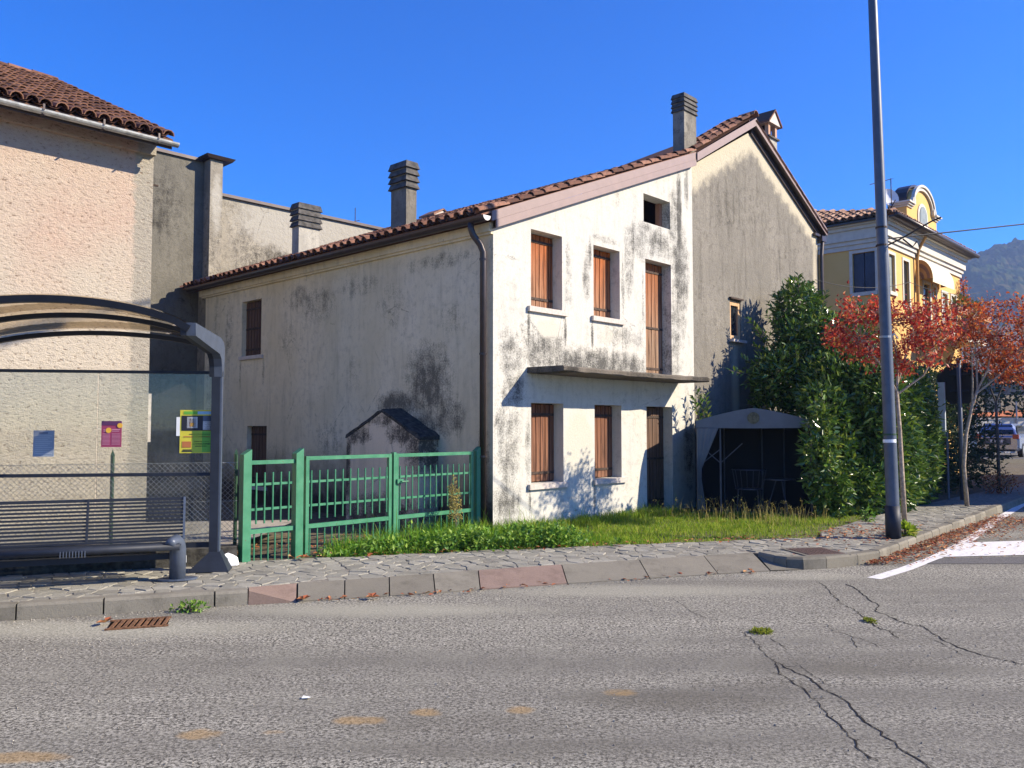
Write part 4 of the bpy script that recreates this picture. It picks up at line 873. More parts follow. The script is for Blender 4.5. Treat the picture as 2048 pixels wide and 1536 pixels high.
MB().tube([(0, .12, -.2), (0, .12, .6)], .025, 6).tube([(0, .1, .2), (0, -.3, .45)], .015, 6).build("mount", M['iron'], d)
d = thing("tv_antenna", "thin rod antenna with one long arm above the satellite dish", "antenna", hw(17.45, .27, 7.2), HROT)
MB().tube([(0, 0, -.2), (0, 0, 2.0)], .014, 6).build("mast", M['iron'], d); mb = MB().tube([(0, 0, 1.98), (-.75, .35, 1.72)], .012, 6)
for k in range(6): mb.tube([(-.12*k, .056*k - .08, 1.98 - .042*k), (-.12*k, .056*k + .08, 1.98 - .042*k)], .006, 4)
mb.build("arm", M['iron'], d)
# ------------------------------------------------------------------ bus shelter (local x along the glass to the right, y back)
SR = math.radians(10)
SHL = V((-3.16, 8.93, .13))
sh = thing("bus_shelter", "bus shelter with curved smoked roof, dark steel ribs and glass rear panes", "bus shelter", SHL, SR)
SW = 2.35
def arc(y, ze, rise, x0=0.0, n=20):
    return [(x0 - SW * k / n, y, ze + rise * (1 - ((k / n) * 2 - 1) ** 2) ** .75 * 1.0) for k in range(n + 1)]
RIBS = [(-.0, 2.33, .17), (-.75, 2.36, .23), (-1.5, 2.395, .24)]
for i, (y, ze, rise) in enumerate(RIBS):
    p = arc(y, ze, rise); mb = MB()
    for k in range(20): mb.bar(p[k], p[k+1], .06, .062 if i == 2 else .045, up=(0, 0, 1))
    mb.build("roof_rib", M['rib'], sh)
mb = MB(); A = [arc(y, ze + .045, rise, 0) for y, ze, rise in RIBS]
for a_, b_ in zip(A, A[1:]):
    for k in range(20): mb.poly([a_[k], a_[k+1], b_[k+1], b_[k]])
mb.build("roof_panel", M['roof_sheet'], sh, smooth=True)
for xs in (0, -SW - .0):
    sg = 1 if xs == 0 else -1
    # column with outer flange, elbow and arm: sunlit faces painted lighter, shaded sides darker
    prof = [(.03, .05), (.03, 2.12), (.09, 2.30), (.125, 2.40)]
    mb = MB(); X = lambda v: xs + sg * v
    mb.prism([(X(-.045), -.07, .0), (X(-.045), -.07, 2.1), (X(-.045), .06, 2.1), (X(-.045), .06, 0)], (sg*.085, 0, 0)); po = mb.build("post", M['anthracite'], sh)
    MB().prism([(X(.042), -.06, 0), (X(.042), -.06, 2.1), (X(.042), .02, 2.12), (X(.042), .02, 0)], (sg*.018, 0, 0)).build("post_lit_flange", M['slate_blue'], po)
    pr = [(.06, 2.05), (-.07, 2.05), (-.085, 2.16), (-.13, 2.235), (-.23, 2.28), (-1.50, 2.335), (-1.52, 2.45), (-.16, 2.455), (.02, 2.42), (.075, 2.35)]
    MB().prism([(X(-.02), y, z) for y, z in pr], (sg*.08, 0, 0)).build("side_arm", M['slate_blue'], po)
    MB().prism([(X(-.021), y, z) for y, z in pr], (-sg*.05, 0, 0)).build("arm_shaded_side", M['anthracite'], po)
    MB().add([(X(-.25), -.14, .0), (X(.17), -.14, .0), (X(.17), .12, .0), (X(-.25), .12, .0), (X(-.04), -.08, .20), (X(.07), -.08, .20), (X(.07), .07, .20), (X(-.04), .07, .20)],
             [(0,3,2,1),(4,5,6,7),(0,1,5,4),(1,2,6,5),(2,3,7,6),(3,0,4,7)]).build("foot_shoe", M['anthracite'], po)
for (a0, a1) in ((-SW + .05, -1.195), (-1.185, -.05)): MB().box((a0, -.004, .30), (a1, .004, 2.08)).build("glass_pane", M['pane'], sh)
for z, h in ((2.095, .03), (1.015, .034), (.27, .05)): MB().box((-SW + .045, -.03, z - h/2), (-.046, .03, z + h/2)).build("glazing_rail", M['anthracite'], sh)

# notices stuck on the glass
def sheet(name, label, x0, x1, z0, z1, mat, lines=()):
    t = thing(name, label, "poster", SHL, SR)
    MB().box((x0, -.010, z0-.13), (x1, -.006, z1-.13)).build("sheet", mat, t)
    for i, (a, b, c, e, m) in enumerate(lines):
        w_, h_ = x1 - x0, z1 - z0
        MB().box((x0 + a*w_, -.0125, z0 - .13 + c*h_), (x0 + b*w_, -.0105, z0 - .13 + e*h_)).build("print", m, t)
c_ = lambda n_, col: M.setdefault(n_, simple(n_, col, .55, var=.06))
B1, B2 = c_("notice_blue", (.25, .30, .37)), c_("notice_ink", (.10, .13, .2)); B3 = c_("notice_pale", (.40, .45, .5))
sheet("blue_notice", "faded blue printed notice stuck on the left glass pane", -1.80, -1.60, 1.34, 1.61, B1,
      [(.28, .7, .87, .93, B2)] + [(.1, .9 - .1*(k % 3), .78 - k*.075, .80 - k*.075, B3) for k in range(10)])
P1, P2, P3, P4 = c_("poster_maroon", (.30, .045, .11)), c_("poster_violet", (.10, .03, .10)), c_("poster_yellow", (.75, .42, .05)), c_("poster_pink", (.62, .28, .38))
sheet("maroon_poster", "maroon event poster with yellow circles stuck on the glass", -1.146, -.948, 1.435, 1.707, P1,
      [(0, 1, .84, 1, P2), (.52, .88, .60, .625, P4), (.52, .92, .66, .69, P4), (.1, .32, .6, .63, P4), (.1, .3, .66, .68, P4)] + [(.06, .42, .5 - k*.05, .515 - k*.05, P4) for k in range(9)] + [(.52, .94, .5 - k*.05, .515 - k*.05, P4) for k in range(9)])
pt = bpy.data.objects["maroon_poster"]
for (cx, cz, rr_) in ((-.965, 1.66, .026), (-1.075, 1.61, .028)): MB().tube([(cx, -.015, cz-.13), (cx, -.0128, cz-.13)], rr_, 14).build("print", P3, pt)
Y1, Y2, Y3, Y4, Y5 = c_("poster_gold", (.62, .55, .05)), c_("poster_green", (.13, .40, .05)), c_("poster_black", (.02, .02, .03)), c_("poster_orange", (.45, .16, .05)), c_("poster_sky", (.25, .45, .62))
Y6, Y7 = c_("poster_grey", (.5, .52, .55)), c_("poster_lime", (.38, .50, .05))
sheet("event_poster", "yellow and green event poster with dark photograph beside the right post", -.369, -.046, 1.368, 1.825, Y1,
      [(.05, .97, .52, .87, Y3), (.72, .97, .74, .87, B2), (.72, .97, .54, .74, Y6), (.22, .55, .58, .84, Y6), (.28, .5, .60, .80, Y4), (.33, .45, .62, .7, P3), (.12, .55, .9, .97, Y2), (.55, .97, .9, .97, Y5),
       (.40, .70, .02, .51, Y7), (.70, .97, .02, .51, Y2), (.08, .36, .13, .27, Y4), (.1, .38, .06, .085, Y3), (.08, .42, .03, .05, Y3), (.45, .9, .26, .28, Y3), (.42, .95, .20, .225, Y3), (.48, .85, .15, .17, Y3), (.3, .95, .43, .445, Y3), (.12, .95, .37, .39, Y4)])
for nm in ("print",): pass
sheet("white_sheet", "white paper sheet half hidden behind the yellow event poster", -.405, -.3695, 1.55, 1.75, M['paper'])

# ------------------------------------------------------------------ bench
BR = math.radians(20)
be = thing("bench", "blue grey steel bench with slatted backrest under the shelter", "bench", (-3.32, 8.36, .13), BR)
yb = lambda z: .30 + (z - .36) * .16
for k in range(12):
    z = .385 + k * .0355; h = .020 if k < 11 else .030
    MB().box((-1.78, yb(z) - .008, z - h/2), (.05, yb(z) + .008, z + h/2)).build("back_slat", M['anthracite'], be)
for x in (.045, -.855, -1.75): MB().bar((x, yb(.36), .36), (x, yb(.79), .79), .022, .04, up=(0, 1, 0)).build("back_support", M['slate_blue'] if x > 0 else M['anthracite'], be)
for k in range(10):
    y = -.10 + k * .042; z = .345 + (.018 if k < 2 else 0) - .0 + (.02 if k > 7 else 0)
    MB().box((-1.78, y, z - .008), (.03, y + .022, z + .008)).build("seat_slat", M['anthracite'], be)
MB().tube([(-1.8, -.13, .345), (.02, -.13, .345)], .036, 10).build("front_tube", M['anthracite'], be, smooth=True)
mb = MB()
for k in range(9): mb.box((-1.02 + k*.026, -.172, .29), (-1.012 + k*.026, -.165, .35))
mb.build("grille", M['slate_blue'], be)
MB().box((-1.8, .06, .20), (-.05, .14, .255)).build("support_beam", M['anthracite'], be)
for x in (0, -1.75):
    le = MB().tube([(x, 0, .0), (x, 0, .30), (x - .005, -.015, .345), (x - .02, -.05, .385), (x - .06, -.13, .385), (x - .07, -.16, .37)], [.078, .078, .078, .072, .05, .045], 14).build("leg", M['slate_blue'], be, smooth=True)
    MB().prism([(x + .19*math.cos(2*math.pi*k/16), .015 + .10*math.sin(2*math.pi*k/16) - .0, 0.0) for k in range(16)], (0, 0, .018)).build("foot_plate", M['slate_blue'], le)
    if x == 0: MB().box((.078, -.02, .17), (.081, .02, .235)).build("sticker", M['paper'], le)

# ------------------------------------------------------------------ low kerb wall and chain-link fence behind the shelter
lw = thing("low_wall", "low concrete wall in dark shade colour under the chain link fence", "wall", (-3.15, 9.62, 0), math.radians(19.7))
MB().box((-8, -.28, 0), (.0, -.06, .31)).build("wall", M['moss_shade_slab'], lw)  # dark slab colour stands for the shade behind the bench
tag(MB().poly([(-8, -.062, .30), (0, -.062, .30), (.9, 2.3, .31), (-8, 4, .31)]).build("gravel_bed", M['gravel']), None, None, None, 'structure')
gb_ = bpy.data.objects["gravel_bed"]; gb_.location = (-3.15, 9.62, 0); gb_.rotation_euler = (0, 0, math.radians(19.7))
cf = thing("chain_link_fence", "wire chain link fence on thin green posts behind the bus shelter", "fence", (-3.15, 9.62, 0), math.radians(19.7))
wm = MB(); N = 170; H0, H1 = .34, 1.24; st_ = .058
for i in range(-20, N):
    for sg in (1, -1):
        xs_ = -7.5 + i * st_; x0, x1 = xs_, xs_ + sg * (H1 - H0)
        za, zb = H0, H1
        if sg > 0:
            if x0 > -.02: continue
            if x1 > -.02: zb = H0 + (-.02 - x0); x1 = -.02
        else:
            if x1 > -.02: continue
            if x0 > -.02: za = H0 + (x0 + .02); x0 = -.02
        wm.tube([(x0, sg*.002, za), (x1, sg*.002, zb)], .0022, 3, cap=False)
for z in (H1, .8, H0): wm.tube([(-7.6, 0, z), (0, 0, z)], .003, 4)
wm.build("wire_mesh", M['galv'], cf, kind='stuff')
for x in (-.02, -1.31, -3.3, -5.3): MB().tube([(x, .02, .2), (x, .02, 1.33)], .022, 6).add([(x-.022, 0, 1.33), (x+.022, 0, 1.33), (x+.022, .04, 1.33), (x-.022, .04, 1.33), (x, .02, 1.40)], [(0, 1, 4), (1, 2, 4), (2, 3, 4), (3, 0, 4)]).build("post", M['dark_green'], cf)

# ------------------------------------------------------------------ green steel fence and double gate, in line with the house front
def gpost(par, u, h=1.33, wd=.10, tip=.06, v=0.0):
    mb = MB(); x0, x1, y0, y1 = u - wd/2, u + wd/2, v - wd/2, v + wd/2
    mb.box((x0, y0, .02), (x1, y1, h)); mb.add([(x0, y0, h), (x1, y0, h), (x1, y1, h), (x0, y1, h), (x1, y0, h+tip), (x1, y1, h+tip)], [(0, 1, 4), (2, 3, 5), (0, 4, 5, 3), (1, 2, 5, 4)])
    return mb.build("post", M['green'], par)
def gpanel(par, u0, u1, nb, ztop=1.285, frame_posts=True, nb2=None, v=0.0):
    fr_ = MB()
    fr_.box((u0, v-.022, ztop-.045), (u1, v+.022, ztop)); fr_.box((u0, v-.022, .425), (u1, v+.022, .475)); fr_.box((u0, v-.02, .045), (u1, v+.02, .09))
    if frame_posts:
        for x in (u0, u1 - .045): fr_.box((x, v-.024, .05), (x + .045, v+.024, ztop + .002))
    fr_.build("rail_frame", M['green'], par)
    for z in (.70, .985): MB().box((u0 + .02, v-.009, z-.014), (u1 - .02, v+.009, z+.014)).build("cross_rail", M['green'], par)
    for k in range(nb):
        x = lerp(u0, u1, (k + .72) / (nb + .4)); MB().tube([(x, v-.014, .535), (x, v-.014, 1.12)], .0105, 6).build("picket", M['green'], par)
    for k in range(nb2 or nb):
        x = lerp(u0, u1, (k + .72) / ((nb2 or nb) + .4)); MB().tube([(x, v, .07), (x, v, .44)], .0095, 6).build("lower_picket", M['green'], par)
fp = thing("green_fence_panel", "narrow fixed green steel fence panel with five pickets between two square posts", "fence", hw(-3.85, .14), HROT)
gpost(fp, 0); gpost(fp, .68); gpanel(fp, .055, .625, 5, 1.26, False, 6)
g1 = thing("green_gate_leaf", "left leaf of green steel gate with eleven pickets next to fixed panel", "gate", hw(-3.07, .14), HROT, "leaves of the green gate")
gpanel(g1, 0, 1.30, 11, 1.29, True, 12)
g2 = thing("green_gate_leaf", "right leaf of green steel gate with latch, ending at the house corner", "gate", hw(-1.70, .14), HROT, "leaves of the green gate")
gpanel(g2, 0, 1.42, 13, 1.29, True, 13); MB().box((-.045, -.035, .05), (-.002, .035, 1.31)).build("meeting_stile", M['green'], g2)
MB().box((.0, -.06, .90), (.10, -.026, .955)).tube([(.05, -.06, .925), (.05, -.09, .925), (.16, -.09, .925)], .008, 6).build("latch", M['green'], g2)
gp = thing("green_gate_post", "square green gate post with slanted top at the house corner", "post", hw(-.19, .14), HROT); gpost(gp, 0, 1.30, .09)

# ------------------------------------------------------------------ lamp post
lp = thing("lamp_post", "tall grey steel lamp post on the paved corner beside red tree", "street lamp", (5.21, 11.48, .13))
MB().tube([(0, 0, 0), (-.003, 0, .5), (-.128, 0, 8.0), (-.15, 0, 9.4)], [.088, .086, .058, .052], 20).build("pole", M['slate_blue'], lp, smooth=True)
MB().tube([(0, 0, 0), (-.006, 0, .44)], [.100, .098], 20).build("base_sleeve", M['anthracite'], lp, smooth=True)
MB().tube([(-.022, 0, 1.30), (-.023, 0, 1.345)], [.0865, .0865], 20).build("pale_band", M['paper'], lp)
MB().tube([(-.024, 0, 1.40), (-.024, 0, 1.425)], [.088, .088], 20).build("tie_wire", M['dark_green'], lp)
MB().tube([(-.05, 0, 2.74), (-.05, 0, 2.77)], [.083, .083], 16).tube([(-.05, 0, 2.66), (.06, -.02, 2.80), (.13, .02, 2.74)], .012, 6).build("clamp", M['galv'], lp)
for z in (4.02, 4.27): MB().tube([(-.07, 0, z), (-.07, 0, z + .025)], [.078, .078], 16).build("clamp", M['iron'], lp)
MB().tube([(0, 0, 4.03), (.18, -.1, 4.12), (.5, -.25, 4.31), (.62, -.28, 4.36)], .011, 6).tube([(.0, 0, 4.27), (.02, 0, 4.45)], .012, 6).tube([(.18, -.1, 4.1), (.28, -.16, 3.98), (.33, -.18, 4.05)], .012, 6).build("cable_bracket", M['iron'], lp)
MB().tube([(-.15, 0, 9.3), (-.15, -.3, 9.5), (-.15, -1.3, 9.6)], .035, 8).box((-.27, -1.9, 9.54), (-.03, -1.25, 9.64)).build("lamp_head", M['slate_blue'], lp)

def cable(name, label, pts, rad, sag=0.0):
    P = []
    for i in range(len(pts) - 1):
        A, B = V(pts[i]), V(pts[i+1])
        for k in range(8): P.append(A.lerp(B, k / 8) - V((0, 0, sag * 4 * (k/8) * (1 - k/8))))
    P.append(V(pts[-1])); return tag(MB().tube(P, rad, 5).build(name, M['black']), label, "cable")
cable("power_cable", "black overhead cable running from the lamp post out to the right", [(5.16, 11.48, 4.25), (24.0, 15.75, 7.2)], .010, .04)
cable("thin_wire", "thin wire strung from the grey gable to the yellow villa's far end", [hw(11.2, -.02, 5.25), hw(16.2, -.6, 5.75), hw(23.4, -.6, 6.3)], .008, .18)

# ------------------------------------------------------------------ street sign seen from behind, notice panel
sg_ = thing("stop_sign", "octagonal road sign on a blue grey pole seen from behind", "road sign", (9.36, 17.42, .13), HROT)
MB().tube([(0, 0, 0), (-.03, 0, 2.95)], .045, 10).build("pole", M['slate_blue'], sg_, smooth=True)
oc = [(.05, .46 * math.cos(math.pi/8 + k*math.pi/4) + .02, 2.42 + .46 * math.sin(math.pi/8 + k*math.pi/4)) for k in range(8)]
MB().prism(oc, (.012, 0, 0)).build("plate", M['black'], sg_)  # near-black plate: the shade on its back put into the colour
for z in (2.25, 2.6): MB().box((.0, -.2, z), (.05, .2, z + .04)).build("plate_bracket", M['anthracite'], sg_)
np_ = thing("notice_panel", "narrow pale blue panel standing at the hedge end left of the octagonal sign", "panel", (9.0, 17.6, .13), HROT)
MB().box((-.03, -.13, 1.35), (.03, .0, 2.45)).build("panel", M['notice_pale'], np_); MB().tube([(0, -.15, 0), (0, -.15, 1.4)], .025, 8).build("leg", M['slate_blue'], np_)

# ------------------------------------------------------------------ small things on the ground
ml = thing("manhole_cover", "square brown cast iron cover set in the corner pavement", "manhole cover", (3.68, 10.22, .132), math.radians(12))
MB().box((-.29, -.30, -.02), (.29, .30, .006)).build("frame", M['kerb'], ml); mb = MB().box((-.24, -.25, -.01), (.24, .25, .010)).build("lid", M['cast'], ml)
mb2 = MB()
for i in range(8):
    for j in range(8): mb2.box((-.22 + i*.056, -.23 + j*.058, .010), (-.185 + i*.056, -.195 + j*.058, .015))
mb2.build("lid_studs", M['cast'], ml)
dr = thing("drain_grate", "rusty drain grate in the road below the left kerb", "drain", (-3.12, 7.07, .0), math.radians(18))
MB().box((-.23, -.16, .001), (.23, .16, .004)).build("pit", M['dark'], dr)  # flat near-black plate, the pit's shade put into its colour, no hole
for k in range(9): MB().bar((-.2 + k*.05, -.15, .009), (-.2 + k*.05 + .02, .15, .009), .026, .012).build("grate_bar", M['rust_grate'], dr)
MB().box((-.24, -.17, .002), (.24, -.145, .014)).box((-.24, .145, .002), (.24, .17, .014)).build("grate_frame", M['rust_grate'], dr)
pb = MB(); rr = random.Random(8); n = 10
vv = [(0, 0, .13)] + [(.11 * math.cos(2*math.pi*k/n) * rr.uniform(.7, 1.2), .08 * math.sin(2*math.pi*k/n) * rr.uniform(.7, 1.2), .09 + rr.uniform(-.03, .03)) for k in range(n)] + [(.13 * math.cos(2*math.pi*k/n) * rr.uniform(.8, 1.1), .09 * math.sin(2*math.pi*k/n), .0) for k in range(n)]
pb.add(vv, [(0, 1+k, 1+(k+1) % n) for k in range(n)] + [(1+k, 1+n+k, 1+n+(k+1) % n, 1+(k+1) % n) for k in range(n)])
o = pb.build("plastic_bag", M['paper']); o.location = (-3.13, 9.28, .13); tag(o, "crumpled white bag at the foot of the green fence post", "bag")
o = MB().add([(-.025, -.012, .006), (.022, -.018, .01), (.028, .014, .004), (-.02, .018, .012)], [(0, 1, 2, 3)]).prism([(-.02, -.01, .003), (.01, -.01, .003), (.012, .01, .003), (-.02, .01, .003)], (0, 0, .003)).build("paper_scrap", M['paper']); o.location = (-1.25, 5.15, 0.002); tag(o, "tiny white scrap of paper lying on the road", "litter")
o = MB().add([(-.06, -.02, .02), (.03, -.03, .05), (.06, .02, .02), (-.02, .03, .06), (0, 0, .0)], [(0, 1, 3), (1, 2, 3), (0, 4, 1), (1, 4, 2)]).build("dry_leaf", M['litter']); o.location = (-3.45, 8.62, .13); tag(o, "pale curled dead leaf beside the bench leg", "leaf")

# ------------------------------------------------------------------ garden tent against the gable wall
tn = thing("garden_tent", "low grey canvas garden tent with tied curtain and round emblem, pitched against the side wall", "tent", hw(4.42, -.72), HROT + math.radians(30))
Wt, Dt, ze, zp = 1.98, 1.35, 1.63, 1.975
mb = MB(); n = 16
ins = lambda t: zp - (zp - ze - .12) * (abs(t * 2 - 1) ** 1.35)
F0 = [(0, -Wt * k / n, ins(k / n)) for k in range(n + 1)]; F1 = [(Dt, y, z - .02) for _, y, z in F0]
for k in range(n): mb.poly([F0[k], F0[k+1], F1[k+1], F1[k]])
for k in range(n): mb.poly([F0[k], F0[k+1], (0, F0[k+1][1], ze - .012 * math.sin(math.pi*(k+1)/n)), (0, F0[k][1], ze - .012 * math.sin(math.pi*k/n))])
mb.poly([(0, 0, ze), (Dt, 0, ze), (Dt, 0, ins(0)), (0, 0, ins(0))]).poly([(0, -Wt, ze), (Dt, -Wt, ze), (Dt, -Wt, ins(1)), (0, -Wt, ins(1))])
tr_ = mb.build("canopy", M['tent'], tn)
MB().tube([(-.012, -.99, 1.80), (-.004, -.99, 1.80)], .105, 18).build("emblem", M['emblem'], tr_)
mb = MB(); cols = 14; rowsn = 9
for i in range(rowsn):
    t = i / rowsn; z = 1.62 * (1 - t); wd = lerp(.38, .06, min(1, t / .48)) if t < .48 else lerp(.06, .17, (t - .48) / .52)
    for k in range(cols): mb.v.append((-.02 + .03 * math.cos(k * 2.4) * (.3 + t), -.01 - wd * k / (cols - 1), z))
for i in range(rowsn - 1):
    for k in range(cols - 1): mb.f.append((i*cols+k, i*cols+k+1, (i+1)*cols+k+1, (i+1)*cols+k)); mb.mi.append(0)
mb.build("curtain", M['tent'], tn, smooth=True)
MB().poly([(.03, -.005, -.03), (Dt, -.005, -.03), (Dt, -.005, 1.7), (.03, -.005, 1.7)]).poly([(Dt, 0, -.03), (Dt, -Wt, -.03), (Dt, -Wt, 1.75), (Dt, 0, 1.75)]).poly([(.05, -Wt, -.03), (Dt, -Wt, -.03), (Dt, -Wt, 1.7), (.05, -Wt, 1.7)]).build("side_canvas", M['tent_wall_shade'], tn)
for (x, y) in ((.06, -.42), (.06, -Wt + .03), (.7, -.04), (Dt - .05, -.5), (Dt - .05, -1.2), (Dt - .05, -1.6)): MB().tube([(x, y, -.04), (x, y, 1.68)], .017, 6).build("pole", M['tent_pole'], tn)
for (p, q) in (((.06, -.02, 1.35), (.06, -.42, 1.0)), ((.06, -.42, 1.0), (.06, -.8, 1.35)), ((.06, -.42, 1.25), (.06, -.05, .95))): MB().tube([p, q], .01, 5).build("scissor_strut", M['tent_pole'], tn)
ch = thing("wire_chair", "round backed metal wire chair inside the dark tent", "chair", hw(5.35, -1.25, .09), HROT + 1.9)
mb = MB()
for k in range(9):
    a_ = math.pi * (k / 8); mb.tube([(.24*math.cos(a_), .2*math.sin(a_), .43), (.30*math.cos(a_), .26*math.sin(a_), .78)], .006, 5)
mb.tube([(.30*math.cos(math.pi*k/12), .26*math.sin(math.pi*k/12), .78) for k in range(13)], .01, 6); mb.tube([(.24*math.cos(math.pi*k/12), .2*math.sin(math.pi*k/12), .43) for k in range(13)], .01, 6); mb.build("backrest", M['plastic_grey'], ch)
MB().prism([(.24*math.cos(2*math.pi*k/14), .22*math.sin(2*math.pi*k/14), .42) for k in range(14)], (0, 0, .015)).build("seat", M['plastic_grey'], ch)
for (x, y) in ((.17, .15), (-.17, .15), (.17, -.15), (-.17, -.15)): MB().tube([(x*1.15, y*1.15, 0), (x, y, .42)], .01, 6).build("leg", M['plastic_grey'], ch)
tb = thing("camping_table", "small round table beside the wire chair in the tent", "table", hw(5.6, -1.72, .09), HROT)
MB().prism([(.27*math.cos(2*math.pi*k/18), .27*math.sin(2*math.pi*k/18), .60) for k in range(18)], (0, 0, .018)).build("tabletop", M['plastic_grey'], tb)
for k in range(3): MB().tube([(.24*math.cos(k*2.1), .24*math.sin(k*2.1), 0), (.06*math.cos(k*2.1), .06*math.sin(k*2.1), .60)], .01, 6).build("leg", M['plastic_grey'], tb)
# ------------------------------------------------------------------ plants
def leaf(mb, p, d, nrm, L, Wd, fold=.25, mi=0):
    """one leaf: two triangles folded along the midrib, d = pointing direction"""
    d = d.normalized(); sd = d.cross(nrm)
    if sd.length < 1e-3: sd = d.orthogonal()
    sd.normalize(); up = sd.cross(d)
    m = p + d * L * .45
    mb.add([p, m + sd * Wd/2 + up * Wd * fold, p + d * L, m - sd * Wd/2 + up * Wd * fold], [(0, 1, 2), (0, 2, 3)], mi)
def blob_leaves(mb, c, rad, n, L, Wd, rnd, droop=0.0, shell=.62, reject=None, fold=.25, zmin=.05):
    c = V(c)
    for _ in range(n):
        s = sphere_dir(rnd); k = rnd.uniform(shell, 1.0) ** .8 * (1 + rnd.gauss(0, .06))
        p = c + V((s.x * rad[0], s.y * rad[1], s.z * rad[2])) * k
        if p.z < zmin or (reject and reject(p)): continue
        d = (V((s.x / rad[0], s.y / rad[1], s.z / rad[2])).normalized() * .8 + sphere_dir(rnd) * .9 + V((0, 0, .15 - droop)))
        leaf(mb, p, d, (s + sphere_dir(rnd) * .7 + V((0, 0, .5))), L * rnd.uniform(.5, 1.3), Wd * rnd.uniform(.55, 1.25), fold)
def limb(mb, pts, r0, r1, n=7):
    mb.tube(pts, [lerp(r0, r1, i / (len(pts) - 1)) for i in range(len(pts))], n)

# cherry laurel: one big hedge tree beside and over the tent
LR = random.Random(21)
lau = thing("laurel_hedge", "big glossy green laurel bush leaning over the tent behind the lamp post", "hedge", hw(7.6, -2.3, .09))
lo = V(lau.location)
def H2(u, v, z): return hw(u, v, z) - lo + V((0, 0, 0))
def in_tent(p):
    q = p + lo - HC; u_, v_ = q.dot(U), q.dot(W); z_ = q.z
    du, dv = u_ - 4.42, v_ + .72; a_ = du * .866 + dv * .5; b_ = -du * .5 + dv * .866
    return (-.05 < a_ < 1.4 and -2.03 < b_ < .1 and z_ < 2.0) or v_ > -.06
fo = MB()
BL = [((8.0, -2.35, 1.2), (1.1, .95, 1.25), 2200), ((7.35, -2.75, 1.15), (.62, .62, 1.2), 1500), ((7.25, -2.1, 1.2), (.6, .75, 1.2), 1500), ((8.75, -2.4, 1.6), (.85, .95, 1.5), 2000), ((7.6, -2.3, 2.35), (1.15, 1.0, .85), 2400),
      ((7.65, -1.0, 2.65), (.95, .75, .62), 1500), ((8.55, -1.15, 3.3), (1.15, .75, .8), 1800), ((8.5, -.8, 4.0), (.6, .5, .8), 800), ((8.2, -1.9, 3.2), (.9, .8, .7), 1000), ((7.4, -.7, 1.7), (.5, .5, .9), 700), ((8.9, -2.55, .7), (.8, .75, .7), 1100), ((7.9, -2.75, .6), (.9, .55, .6), 900), ((6.85, -2.75, .65), (.45, .5, .7), 900), ((7.05, -3.0, .9), (.42, .4, .95), 900), ((6.9, -2.2, 1.7), (.5, .7, .7), 1000), ((7.0, -2.75, 1.9), (.55, .55, .6), 1000), ((8.3, -3.0, 1.2), (.9, .35, 1.1), 1200), ((7.5, -3.1, 1.1), (.6, .36, 1.1), 1200), ((6.2, -2.42, 1.0), (.42, .42, 1.15), 900), ((6.5, -2.75, .5), (.5, .45, .55), 800), ((7.1, -3.1, .45), (.5, .35, .5), 800), ((6.2, -2.3, 1.9), (.5, .45, .5), 700), ((5.2, -2.62, 1.2), (.26, .28, .95), 330), ((5.45, -2.75, .5), (.3, .3, .5), 260), ((9.0, -3.0, 1.3), (.5, .4, 1.3), 1000), ((7.0, -2.95, 2.2), (.6, .45, .6), 900), ((8.2, -2.9, 2.3), (.9, .45, .6), 1100)]
for c, rad, n in BL:
    cc = hw(*c) - lo; lm = MB(); blob_leaves(lm, (0, 0, 0), rad, int(n * 2.7), .155, .064, LR, 0, .5, zmin=-9)
    R3 = Matrix.Rotation(HROT, 4, 'Z')
    for k in range(0, len(lm.v), 4):
        q = [R3 @ V(p) + cc for p in lm.v[k:k+4]]
        if in_tent(q[0]) or in_tent(q[2]) or q[0].z + lo.z < .13: continue
        fo.add(q, [(0, 1, 2), (0, 2, 3)])
